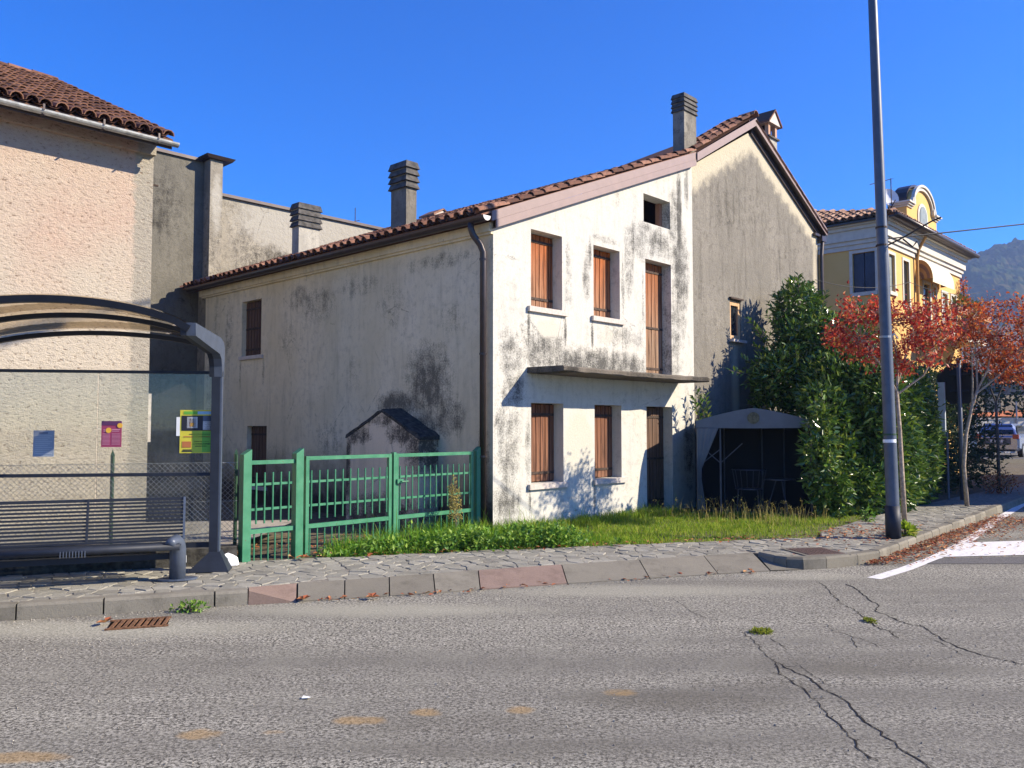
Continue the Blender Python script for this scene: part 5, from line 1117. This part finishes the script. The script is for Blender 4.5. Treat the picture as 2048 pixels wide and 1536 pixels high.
# plumes of shoots that stick out of the crown
shoots = MB()
def shoot(p0, p1, n=26, L=.135):
    p0, p1 = V(p0), V(p1); ax = (p1 - p0); limb(shoots, [p0, p0.lerp(p1, .5) + V((0, 0, -.03)), p1], .012, .004, 5)
    for k in range(n):
        t = (k + .5) / n; p = p0.lerp(p1, t); s = (sphere_dir(LR)); s = (s - ax.normalized() * s.dot(ax.normalized())).normalized()
        leaf(fo, p, s + ax.normalized() * LR.uniform(.5, 1.2), V((0, 0, 1)) + sphere_dir(LR) * .6, L * LR.uniform(.8, 1.15), .055)
SH = [((7.9, -.95, 2.9), (7.07, -.5, 3.3)), ((7.9, -.9, 3.1), (7.25, -.55, 3.65)), ((7.7, -.9, 2.6), (6.85, -.45, 2.85)), ((7.6, -.8, 2.4), (6.8, -.4, 2.5)), ((8.0, -.9, 3.4), (7.5, -.55, 4.0)), ((8.2, -.8, 3.6), (7.9, -.6, 4.5)), ((6.6, -1.4, 2.7), (6.15, -1.0, 3.2)), ((6.5, -1.2, 2.9), (6.25, -.9, 3.55)), ((7.0, -1.4, 3.7), (7.15, -1.25, 4.55)), ((7.3, -1.4, 3.9), (7.45, -1.4, 4.5)), ((6.9, -1.3, 3.4), (6.6, -1.0, 4.1)), ((7.6, -1.6, 3.7), (7.7, -1.75, 4.35)),
      ((6.3, -1.3, 2.6), (5.75, -.85, 2.95)), ((6.4, -1.6, 2.3), (5.9, -1.3, 2.45)), ((6.5, -1.2, 3.1), (6.1, -.8, 3.75)), ((6.6, -2.4, 1.7), (5.55, -2.75, 1.75)), ((6.6, -2.5, .9), (5.6, -2.85, .75)), ((6.5, -2.6, .5), (5.6, -2.8, 1.1)), ((6.6, -2.2, 1.9), (5.5, -2.6, 2.05)), ((6.6, -2.3, 1.3), (5.6, -2.8, 1.4)), ((8.0, -2.0, 3.6), (8.3, -2.2, 4.1)),
      ((5.5, -.3, 1.7), (5.35, -.2, 2.32)), ((5.6, -.3, 1.6), (5.65, -.2, 2.25)), ((5.2, -.35, 1.7), (5.05, -.3, 2.2)), ((6.5, -1.0, 2.6), (6.0, -.5, 2.75))]
def toward_wall(p): return (p[0] + 1.1, p[1] + .5, 1.65 + (p[2] - 1.65) * 1.07) if p[2] > 2.15 and -1.7 < p[1] < -.6 and p[0] < 7.6 and p[0] > 5.0 and not (p[0] > 7 and p[1] > -1) else p
SH = [(toward_wall(a_), toward_wall(b_)) if a_[2] > 2.2 else (a_, b_) for a_, b_ in SH]
for a_, b_ in SH: shoot(hw(*a_) - lo, hw(*b_) - lo)
for _ in range(46):
    c, rad, n = LR.choice(BL); s = sphere_dir(LR)
    if s.z < -.2: s.z = -s.z
    a_ = V(c) + V((s.x * rad[0], s.y * rad[1], s.z * rad[2])) * .8; b_ = V(c) + V((s.x * rad[0], s.y * rad[1], s.z * rad[2])) * 1.22 + V((0, 0, .1))
    if in_tent(hw(*b_) - lo): continue
    shoot(hw(*a_) - lo, hw(*b_) - lo, 16)
fo.build("foliage", M['laurel'], lau, kind='stuff'); shoots.build("shoot", M['bark_dark'], lau, kind='stuff')
tm = MB()
for (a_, b_) in (((7.7, -2.4, .0), (7.4, -2.1, 3.2)), ((7.8, -2.3, .0), (8.6, -2.4, 2.4)), ((7.5, -2.5, .0), (6.4, -2.0, 2.4)), ((7.4, -2.6, .0), (6.3, -2.7, 1.7))):
    A, B = hw(*a_) - lo, hw(*b_) - lo; limb(tm, [A, A.lerp(B, .5) + V((.06, .04, 0)), B], .05, .015)
tm.build("stem", M['bark_dark'], lau)
h2 = thing("dark_hedge", "shaded dense hedge continuing behind the octagonal sign", "hedge", hw(11.5, -2.2, .09)); lo2 = V(h2.location); fo = MB()
for c, rad, n in (((9.9, -2.3, 1.0), (.8, .75, 1.1), 2600), ((11.2, -2.3, 1.15), (.9, .75, 1.25), 2600), ((12.4, -2.2, 1.2), (1.0, .8, 1.3), 2200), ((13.6, -2.2, 1.1), (1.0, .8, 1.2), 2000), ((15.2, -2.2, 1.1), (1.0, .8, 1.3), 1600), ((10.4, -2.2, 2.2), (.9, .7, .75), 1500), ((12.0, -2.1, 2.4), (1.3, .7, .75), 1700), ((14.2, -2.1, 2.4), (1.4, .7, .8), 1500)):
    blob_leaves(fo, hw(*c) - lo2, (rad[0], rad[1], rad[2]), n, .14, .055, LR, 0, .5)
fo.build("foliage", M['dark_leaf'], h2, kind='stuff'); MB().tube([(0, 0, 0), (0.05, 0, 1.6)], [.05, .02], 6).build("stem", M['bark_dark'], h2)

# small street trees with red and orange autumn crowns
def street_tree(name, label, base, trunk, forks, crown, rad, nclump, nleaf, mat, seed, grp, L=.075, bark='bark', cl=.2):
    rn = random.Random(seed); t = thing(name, label, "tree", base, 0, grp); b = V(base)
    tk = MB(); limb(tk, [V(p) - b for p in trunk], .042, .026, 9); trunkp = tk.build("trunk", M[bark], t, smooth=True)
    br = MB(); cr = MB(); top = V(trunk[-1]) - b; c = V(crown) - b
    for f in forks: 
        f = [V(p) - b for p in f]; limb(br, f, .02, .010, 6)
    ends = [V(f[-1]) - b for f in forks]
    for k in range(nclump):
        s = sphere_dir(rn); q = rn.uniform(.25, 1.0) ** .6
        p = c + V((s.x * rad[0], s.y * rad[1], s.z * rad[2])) * q
        e = min(ends, key=lambda x: (x - p).length); m = e.lerp(p, .5) + sphere_dir(rn) * .06 + V((0, 0, .04))
        limb(br, [e, m, p], .009, .003, 4)
        for _ in range(6):
            tw = p + sphere_dir(rn) * cl * .9; limb(br, [m.lerp(p, .6), tw], .004, .0015, 3)
        ctr = p
        for _ in range(int(nleaf / nclump * rn.uniform(.55, 1.45))):
            o = ctr + V((rn.gauss(0, cl * .55), rn.gauss(0, cl * .55), rn.gauss(0, cl * .5)))
            leaf(cr, o, sphere_dir(rn) + V((0, 0, -.45)), V((0, 0, 1)) + sphere_dir(rn), L * rn.uniform(.6, 1.25), L * .55 * rn.uniform(.7, 1.2), .15)
    br.build("branches", M[bark], t); cr.build("crown", M[mat], t, kind='stuff'); return t
street_tree("red_tree", "small tree with bright red autumn leaves standing right beside the lamp post", (6.13, 13.11, .13),
    [(6.13, 13.11, .13), (6.10, 13.1, .9), (6.08, 13.1, 1.6), (6.05, 13.1, 2.2)],
    [[(6.05, 13.1, 2.2), (5.8, 13.05, 2.6), (5.45, 13.0, 3.0)], [(6.05, 13.1, 2.2), (6.1, 13.15, 2.7), (6.0, 13.2, 3.3)], [(6.05, 13.1, 2.15), (6.45, 13.05, 2.45), (6.75, 13.0, 3.0)], [(6.05, 13.1, 2.3), (6.3, 13.3, 2.8), (6.5, 13.4, 3.3)]],
    (5.98, 13.1, 3.16), (1.12, .85, .62), 64, 4300, 'red_leaf', 3, "autumn street trees", cl=.165)
street_tree("red_tree", "small tree with orange autumn leaves and a bent pale trunk beside the octagonal sign", (8.72, 16.08, .13),
    [(8.72, 16.08, .13), (8.66, 16.05, .9), (8.72, 16.05, 1.5), (8.86, 16.06, 2.05), (8.97, 16.06, 2.35)],
    [[(8.86, 16.06, 2.05), (8.85, 16.0, 2.5), (8.85, 16.0, 3.0)], [(8.97, 16.06, 2.35), (9.2, 16.1, 2.75), (9.35, 16.1, 3.4)], [(8.97, 16.06, 2.3), (9.45, 16.0, 2.7), (9.9, 16.0, 3.2)], [(8.97, 16.06, 2.35), (9.1, 16.3, 3.0), (9.1, 16.4, 3.8)]],
    (9.45, 16.15, 3.42), (1.15, .95, .88), 80, 5600, 'orange_leaf', 4, "autumn street trees", cl=.18)
street_tree("young_tree", "thin bare young tree with a few dark leaves in front of the car", (11.15, 19.2, .13),
    [(11.15, 19.2, .13), (11.16, 19.2, 1.2), (11.14, 19.2, 2.2)],
    [[(11.14, 19.2, 2.2), (11.0, 19.2, 2.6), (10.9, 19.2, 3.0)], [(11.14, 19.2, 2.2), (11.35, 19.2, 2.7), (11.6, 19.2, 3.0)]],
    (11.4, 19.2, 3.3), (.9, .8, .5), 26, 900, 'orange_leaf', 6, "autumn street trees", bark='bark_dark', cl=.2)
def shrub(name, label, base, rad, n, L, mat, cat="shrub", seed=1):
    rn = random.Random(seed); t = thing(name, label, cat, base); mb = MB(); blob_leaves(mb, (0, 0, rad[2] * .8), rad, n, L, L * .45, rn, 0, .25, zmin=.003)
    mb2 = MB()
    for _ in range(10): e = V((rn.uniform(-1, 1) * rad[0] * .7, rn.uniform(-1, 1) * rad[1] * .7, rad[2] * 1.3)); limb(mb2, [V((0, 0, 0)), e * .5, e], .008, .003, 4)
    mb.build("foliage", M[mat], t, kind='stuff'); mb2.build("stems", M['bark_dark'], t); return t
shrub("low_shrub", "low scrubby bush with reddish dead leaves at the foot of the thin young tree", (11.15, 19.15, .13), (.42, .4, .28), 420, .08, 'litter', seed=2)
shrub("grass_tuft", "tuft of grass growing at the foot of the lamp post", (5.48, 11.72, .13), (.16, .14, .08), 130, .13, 'grass', "weed", 5)
shrub("yellow_weed", "pale yellow green weed at the hedge foot left of the lamp post", (5.72, 13.55, .10), (.10, .1, .13), 70, .09, 'weed', "weed", 9)
shrub("creeping_weed", "green creeping weed growing from the left kerb over the drain grate", (-2.86, 7.52, .0), (.17, .07, .05), 150, .05, 'weed', "weed", 7)
shrub("moss_tuft", "round yellow green moss tuft growing in the road crack", (2.0, 6.77, .0), (.095, .07, .012), 420, .03, 'moss', "weed", 8)
shrub("moss_tuft", "second smaller moss tuft in the crack nearer the white line", (3.03, 7.16, .0), (.05, .09, .010), 200, .025, 'moss', "weed", 10)
# flowering weed in front of the right gate leaf
gr = thing("flowering_weed", "tall pale yellow flowering weed in front of the right gate leaf", "weed", hw(-.85, -.15, .09)); mb = MB(); fl = MB(); rn = random.Random(4)
for k in range(5):
    e = V((rn.uniform(-.10, .10), rn.uniform(-.1, .1), rn.uniform(.62, .92))); limb(mb, [V((0, 0, 0)), e * .5 + V((.02, 0, 0)), e], .005, .002, 4)
    for _ in range(150):
        t = rn.uniform(.42, 1.02); leaf(fl, e * t + sphere_dir(rn) * .05 * (1.25 - t) * 1.8, sphere_dir(rn) + V((0, 0, .5)), sphere_dir(rn), .026, .016)
mb.build("stems", M['bark'], gr); fl.build("flowers", M['goldenrod'], gr, kind='stuff')

# grass on the strip between the pavement and the house
GR = random.Random(31); gm = MB(); lush = MB()
vb = lambda u: .20 - .59 * (u + 3.88)            # back edge of the pavement in house coordinates
def blade(mb, p, h, lean):
    a = GR.uniform(0, 6.283); sd = V((math.cos(a), math.sin(a), 0)) * .0035 * GR.uniform(.7, 1.5)
    mid = p + lean * h * .35 + V((0, 0, h * .6)); tip = p + lean * h + V((0, 0, h * GR.uniform(.75, 1)))
    mb.add([p - sd, p + sd, mid + sd * .7, mid - sd * .7, tip], [(0, 1, 2, 3), (3, 2, 4)])
from mathutils import noise as mno
cnt = 0
while cnt < 34000:
    u = GR.uniform(-2.9, 6.2); v = GR.uniform(-3.9, .0)
    lim = vb(u) if u < 2.6 else lerp(-3.65, -3.2, min(1, (u - 2.6) / 3.4))
    if v < lim + .02: continue
    du, dv = u - 4.42, v + .72
    if (du * .866 + dv * .5) > .12 and (-du * .5 + dv * .866) > -2.05: continue
    p = hw(u, v, .085); nz = mno.noise(p * 1.3) * .5 + .5; dens = mno.noise(p * .8 + V((5, 3, 0))) * .5 + .5
    if GR.random() > .35 + dens: continue
    edge = v - lim; left = max(0, min(1, (1.1 - u) / 2.2))
    nb_ = mno.noise(p * 3.1 + V((9, 2, 4))) * .5 + .5
    h = (.025 + .12 * nz * nb_ * 1.5 + .13 * left + (.09 if v > -.5 else 0)) * GR.uniform(.5, 1.35) * min(1, .3 + edge * 1.4)
    if .4 < dens < .75 and GR.random() < .02: h *= 1.9
    lean = V((GR.gauss(0, .35), GR.gauss(0, .35), 0)); blade(lush if GR.random() < left * .85 + .08 else gm, p, h, lean); cnt += 1
gm.build("grass", M['grass'], kind='stuff'); tag(bpy.data.objects["grass"], "yellow green grass in front of the white house wall", "grass")
lush.build("lush_grass", M['lush'], kind='stuff'); tag(bpy.data.objects["lush_grass"], "lush dark green grass near the gate and house corner", "grass")
# broad-leaved weeds along the gate
wm = MB()
for k in range(230):
    u = GR.uniform(-3.1, .5) if k % 3 else GR.uniform(-1.9, -.4); lim = vb(u); v = lim + abs(GR.gauss(0, .34)) + .05
    if v > .1 or (u > -.2 and GR.random() < (u + .2) * 1.6 + .25): continue
    c = hw(u, v, .10); nz = mno.noise(hw(u, v) * 1.9); rt = max(0, min(1, (u + 2.4) / 1.6)); hh = max(.03, .09 + .16 * nz + .20 * rt + GR.uniform(-.03, .08)) * (1 if u > -2.6 else .5)
    if nz < -.18: continue
    if u > -.7: hh *= max(.2, 1 - (u + .7) / 1.1)
    for _ in range(GR.randint(16, 34)):
        p = c + V((GR.gauss(0, .09), GR.gauss(0, .09), GR.uniform(0, hh))); leaf(wm, p, sphere_dir(GR) + V((0, 0, .35)), V((0, 0, 1)) + sphere_dir(GR) * .6, GR.uniform(.04, .085), GR.uniform(.025, .05), .12)
tag(wm.build("broad_leaf_weeds", M['weed'], kind='stuff'), "bright green broad leaved weeds spreading below the green gate", "weeds")
# taller dry stalks and seed heads near the tent
sm = MB()
for k in range(260):
    u = GR.uniform(3.4, 5.0); v = GR.uniform(-2.9, -.6); p = hw(u, v, .09); h = GR.uniform(.14, .42); ln = V((GR.gauss(0, .25), GR.gauss(0, .25), 0)); blade(sm, p, h, ln)
    if k % 3 == 0: 
        for _ in range(6): leaf(sm, p + ln * h + V((0, 0, h * .9)) + sphere_dir(GR) * .02, sphere_dir(GR), sphere_dir(GR), .02, .012)
tag(sm.build("dry_stalks", M['goldenrod'], kind='stuff'), "dry grass stalks with seed heads before the tent opening", "grass")
# fallen leaves
lt = MB(); FR = random.Random(17)
def fallen(x, y, z): 
    a = FR.uniform(0, 6.283); L = FR.uniform(.03, .075); p = V((x, y, z + .004)); d = V((math.cos(a), math.sin(a), FR.uniform(-.05, .35)))
    leaf(lt, p, d, V((0, 0, 1)) + sphere_dir(FR) * .35, L, L * .6, .2)
for _ in range(2100):                                     # drift along the right kerb
    t = FR.random(); b0 = V((4.1, 9.93)).lerp(V((8.9, 15.4)), t); nrm = V((.766, -.643)); d = abs(FR.gauss(0, .16 + .22 * t)) + .01; q = b0 + nrm * d
    if q.y < 9.95 + (q.x - 4.1) * .2 and t < .05: continue
    if 4.1 < q.x < 4.7 and d < .02: continue
    fallen(q.x, q.y, FR.uniform(0.005, .05) if d < .3 else .008)
for _ in range(900):                                      # on the corner pavement
    q = V((FR.gauss(5.2, .95), FR.gauss(11.9, .7)))
    if inside((q.x, q.y), poly) and edge_dist((q.x, q.y), poly) > .03: fallen(q.x, q.y, .137)
for _ in range(260):
    x = FR.uniform(-2.6, 4.5); q = V((x, 10.5 + x * .265 + FR.gauss(0, .12))); fallen(q.x, q.y, .137)
for _ in range(90):
    i = FR.randrange(len(RB) - 1); q = V(RB[i]).lerp(V(RB[i+1]), FR.random()) + V((FR.gauss(0, .05), FR.gauss(0, .06))); fallen(q.x, q.y, .012)
for _ in range(220):
    q = V((FR.uniform(5.5, 9.5), FR.uniform(10.5, 14.5))); 
    if not inside((q.x, q.y), poly): fallen(q.x, q.y, .012)
for _ in range(260):
    q = hw(FR.uniform(-3.8, -.3), FR.uniform(.3, 1.6), .095); fallen(q.x, q.y, .095)
gt_ = MB()                                              # grit and pebbles swept against the kerb
for _ in range(2600):
    t = FR.random()
    if FR.random() < .55: q = V((-7.0, 6.3)).lerp(V((-2.4, 7.82)), t) if FR.random() < .5 else V((-2.05, 7.93)).lerp(V((3.3, 9.68)), t)
    else: q = V((FR.uniform(-4, 5), FR.uniform(4, 9))); q.y = min(q.y, 7.6 + q.x * .35)
    q = q + V((.337, -.941)) * abs(FR.gauss(0, .13)); k = FR.uniform(.002, .0075); a = FR.uniform(0, 6)
    gt_.add([(q.x + k*math.cos(a + j*2.1), q.y + k*math.sin(a + j*2.1), .002) for j in range(3)] + [(q.x, q.y, .002 + k*1.2)], [(0, 1, 3), (1, 2, 3), (2, 0, 3)])
gt_.build("road_grit", M['gravel'], kind='stuff'); tag(bpy.data.objects["road_grit"], "loose grit and small pebbles along the road edge", "grit")
tag(lt.build("fallen_leaves", M['litter'], kind='stuff'), "dry red and brown leaves scattered along kerb and pavement", "leaves")
for i, (x, y, lab) in enumerate(((-1.96, 7.95, "yellow dead leaf lying against the red wedge of the kerb"), (-1.33, 8.05, "curled ochre leaf on the second dropped kerb slab"), (-3.38, 7.02, "orange dead leaf on the left end of the drain grate"), (-2.38, 9.62, "large pink brown leaf by the foot of the fence panel"))):
    mb = MB(); fn = random.Random(i)
    for k in range(5): leaf(mb, V((0, 0, .02)), V((math.cos(k*1.25), math.sin(k*1.25), .25 + fn.uniform(-.2, .3))), V((0, 0, 1)), .075, .055, .3)
    o = mb.build("curled_leaf", M['litter']); o.location = (x, y, .004 if i < 3 else .135); tag(o, lab, "leaf", "single fallen leaves")
# potted plants and creeper on the villa balcony
pl = thing("balcony_plants", "mixed flowers and silvery plants along the villa balcony railing", "plants", hw(20.2, -1.0, 5.35), HROT); mb = MB()
for (x, n, mt) in ((-.8, 300, 0), (.4, 350, 0), (1.6, 350, 0)): blob_leaves(mb, (x, -.05, .1 if x < 1 else -.25), (.55, .22, .28), n, .09, .05, LR, 0, .2)
mb.build("foliage", M['far_leaf'], pl, kind='stuff'); MB().box((-1.4, -.14, -.25), (2.3, .04, -.05)).build("planter", M['brick'], pl)
cv = thing("red_creeper", "narrow column of red creeper climbing the far corner of the villa", "creeper", hw(23.2, -.1, 0), HROT); mb = MB()
for k in range(14): blob_leaves(mb, (LR.uniform(-.1, .1), -.05, 2.4 + k * .32), (.28, .2, .26), 55, .1, .07, LR, 0, .2)
mb.build("foliage", M['orange_leaf'], cv, kind='stuff'); MB().tube([(0, 0, 0), (.03, -.02, 6.6)], .03, 6).build("stem", M['bark_dark'], cv)
# ------------------------------------------------------------------ street beyond, car, background
car = thing("parked_car", "silver blue hatchback parked at the end of the side street, seen from the rear", "car", (21.75, 37.5, .28), math.radians(90 - 40))
def loft(secs, mat, name, par, smooth=True):
    mb = MB(); n = len(secs[0]); v = [p for s in secs for p in s]
    mb.add(v, [(i*n+k, i*n+(k+1) % n, (i+1)*n+(k+1) % n, (i+1)*n+k) for i in range(len(secs)-1) for k in range(n)] + [tuple(range(n))[::-1], tuple((len(secs)-1)*n + k for k in range(n))])
    return mb.build(name, mat, par, smooth)
def csec(x, hw_, z0, z1, rb=.12, rt=.12):
    return [(x, -hw_, z0 + rb), (x, -hw_ + rb, z0), (x, hw_ - rb, z0), (x, hw_, z0 + rb), (x, hw_, z1 - rt), (x, hw_ - rt, z1), (x, -hw_ + rt, z1), (x, -hw_, z1 - rt)]
loft([csec(0, .80, .36, .88), csec(.05, .88, .30, .96), csec(.5, .90, .25, 1.0), csec(3.2, .90, .25, .98), csec(4.0, .86, .28, .86), csec(4.25, .72, .35, .7)], M['carpaint'], "body", car, False)
loft([csec(.10, .78, .90, 1.0, .03, .03), csec(.22, .72, .95, 1.32, .03, .12), csec(.42, .66, .95, 1.50, .03, .14), csec(2.2, .66, .95, 1.5, .03, .12), csec(3.1, .74, .9, 1.0, .03, .05)], M['carpaint'], "cabin", car, False)
MB().poly([(.075, -.66, 1.03), (.075, .66, 1.03), (.30, .58, 1.43), (.30, -.58, 1.43)]).build("rear_window", M['glass_dark'], car)
for s in (-1, 1):
    MB().poly([(.6, s*.745, 1.04), (2.8, s*.745, 1.04), (2.2, s*.675, 1.42), (.65, s*.675, 1.42)]).build("side_window", M['glass_dark'], car)
    y0, y1 = sorted((s*.62, s*.86)); MB().box((-.01, y0, .82), (.06, y1, 1.02)).build("tail_light", M['lamp_red'], car)
    for x in (.75, 3.4):
        y0, y1 = sorted((s*.72, s*.915)); wl = MB().tube([(x, y0, .31), (x, y1, .31)], .31, 18).build("wheel", M['black'], car); MB().tube([(x, s*.914, .31), (x, s*.925, .31)], .19, 12).build("rim", M['galv'], wl)
MB().box((-.02, -.26, .66), (.005, .26, .78)).build("number_plate", M['plate'], car); MB().box((-.06, -.80, .36), (.02, .80, .52)).build("bumper", M['carpaint'], car); MB().box((-.055, -.7, .26), (.03, .7, .35)).build("bumper_skirt", M['black'], car)
MB().box((-.01, -.55, .56), (.002, .55, .86)).build("tailgate_panel", M['slate_blue'], car)
flat("yard", [(20, 35.2), (34, 40), (40, 60), (16, 60), (15, 40)], .27, M['asphalt_patch'])
yk = MB().prism([(19.95, 35.15, 0), (34.1, 39.95, 0), (40.1, 60.1, 0), (15.9, 60.1, 0), (14.9, 40, 0)], (0, 0, .265)).build("yard_edge", M['kerb'], kind='structure')
bw = thing("boundary_wall", "low white boundary wall with thin posts behind the parked car", "wall", (23, 43.5, .27), math.radians(8))
MB().box((-5, 0, 0), (14, .2, 1.75)).build("wall", M['white_trim'], bw); MB().box((-5.05, -.04, 1.752), (14.05, .24, 1.83)).build("coping", M['sill'], bw)
for x in (-1, 1.3, 3.6): MB().tube([(x, -.06, 0), (x, -.06, 2.7)], .04, 6).build("post", M['sill'], bw)
oh = thing("orange_roof_shed", "low building with orange tiled roof rising above the white boundary wall", "shed", (24, 49, .2), math.radians(4))
MB().box((-3, 0, 0), (10, 5, 2.2)).build("wall", M['white_trim'], oh); MB().prism([(-3.4, -.5, 2.05), (-3.4, 2.5, 3.3), (-3.4, 5.5, 2.05)], (13.8, 0, 0)).build("roof", M['orange_roof'], oh)
gh = thing("grey_roof_house", "house with dark slate grey roof half hidden behind the orange tree", "house", (31, 50, 0), math.radians(12))
MB().box((-5, 0, 0), (12, 8, 5.0)).build("wall", M['conc'], gh); MB().prism([(-5.6, -.7, 4.8), (-5.6, 4, 8.2), (-5.6, 8.7, 4.8)], (18, 0, 0)).build("roof", M['slate_roof'], gh)
for x in (-3, 0, 3): MB().box((x, -.04, 2.4), (x + 1, .02, 3.9)).build("window", M['louvre'], gh)
# house across the side street, mostly outside the frame: it shades the far pavement
sh2 = thing("side_street_house", "plain pale house across the side street at the right", "house", (17.6, 15.3, 0), math.radians(4))
MB().box((0, 0, 0), (9, 9.8, 5.6)).build("wall", M['yellow'], sh2); MB().prism([(-.3, -.3, 5.602), (-.3, 10.1, 5.602), (4.5, 10.1, 7.4), (4.5, -.3, 7.4)], (0, 0, .1)).prism([(4.5, -.3, 7.4), (4.5, 10.1, 7.4), (9.3, 10.1, 5.6), (9.3, -.3, 5.6)], (0, 0, .1)).build("roof", M['tile_yel'], sh2)
for y in (1.5, 4.5, 7.2):
    for z in (1.0, 3.6): MB().box((-.03, y, z), (.05, y + .9, z + 1.3)).build("window", M['louvre'], sh2)
def far_tree(name, label, base, h, rad, n, mat, seed, L=.5):
    rn = random.Random(seed); t = thing(name, label, "tree", base, 0, "trees behind the side street"); mb = MB()
    for k in range(7):
        s = sphere_dir(rn); c = V((s.x * rad * .5, s.y * rad * .5, h * .62 + s.z * h * .2)); blob_leaves(mb, c, (rad*.62, rad*.62, h*.26), n // 7, L, L*.7, rn, .1, .35)
    mb.build("crown", M[mat], t, kind='stuff'); MB().tube([(0, 0, 0), (.1, 0, h*.4), (0, 0, h*.7)], [.2, .14, .05], 8).build("trunk", M['bark_dark'], t)
far_tree("garden_tree", "dark dense tree behind the white boundary wall", (23.2, 47, .2), 6.5, 3.2, 1500, 'dark_leaf', 1, .35)
far_tree("garden_tree", "dark tree at the right edge above the car", (29.5, 46, .2), 6.0, 3.0, 1500, 'dark_leaf', 2, .35)
far_tree("garden_tree", "dark shrubby tree close behind the villa corner", (18.8, 40, .2), 5.0, 2.4, 1300, 'dark_leaf', 5, .3)
far_tree("tall_tree", "large yellow green tree below the hillside", (78, 132, 0), 17, 9, 8000, 'far_leaf', 3, .55)
far_tree("tall_tree", "paler yellow green tree next to it at the right edge", (98, 140, 0), 16, 10, 8000, 'far_leaf', 4, .55)
# wooded hill
hm = MB(); NX, NY = 230, 90
for j in range(NY + 1):
    for i in range(NX + 1):
        x = 300 + i * 2.0; y = 430 + j * 4.2
        ridge = min(170, 161 + (x - 440) * .10) + 10 * mno.noise(V((x * .006, 1.7, 0))) + 4 * mno.noise(V((x * .03, 3.7, 0)))
        t = min(1, max(0, (y - 430) / 340)); t = t * t * (3 - 2 * t)
        z = max(0, ridge) * t * min(1, max(0, (x - 200) / 180)) + 14 * t * mno.noise(V((x * .012, y * .012, 0))) + 4.5 * t * mno.noise(V((x * .07, y * .07, 5))) + 5.0 * t * abs(mno.noise(V((x * .13, y * .13, 9)))) + 2.5 * t * mno.noise(V((x * .3, y * .3, 2)))
        hm.v.append((x, y, z - 1))
for j in range(NY):
    for i in range(NX): hm.f.append((j*(NX+1)+i, j*(NX+1)+i+1, (j+1)*(NX+1)+i+1, (j+1)*(NX+1)+i)); hm.mi.append(0)
hm.build("hill", M['forest'], kind='structure')
hz = NT("haze"); tt = hz.t; pv = tt.nodes.new("ShaderNodeVolumePrincipled"); pv.inputs["Color"].default_value = (.42, .60, 1.0, 1); pv.inputs["Density"].default_value = 0.0004; pv.inputs["Anisotropy"].default_value = .2
tt.nodes.remove(hz.b); tt.links.new(pv.outputs[0], tt.nodes["Material Output"].inputs["Volume"])
MB().box((-1600, -450, -1.2), (1600, 2300, 196)).build("haze", hz.m, kind='stuff')
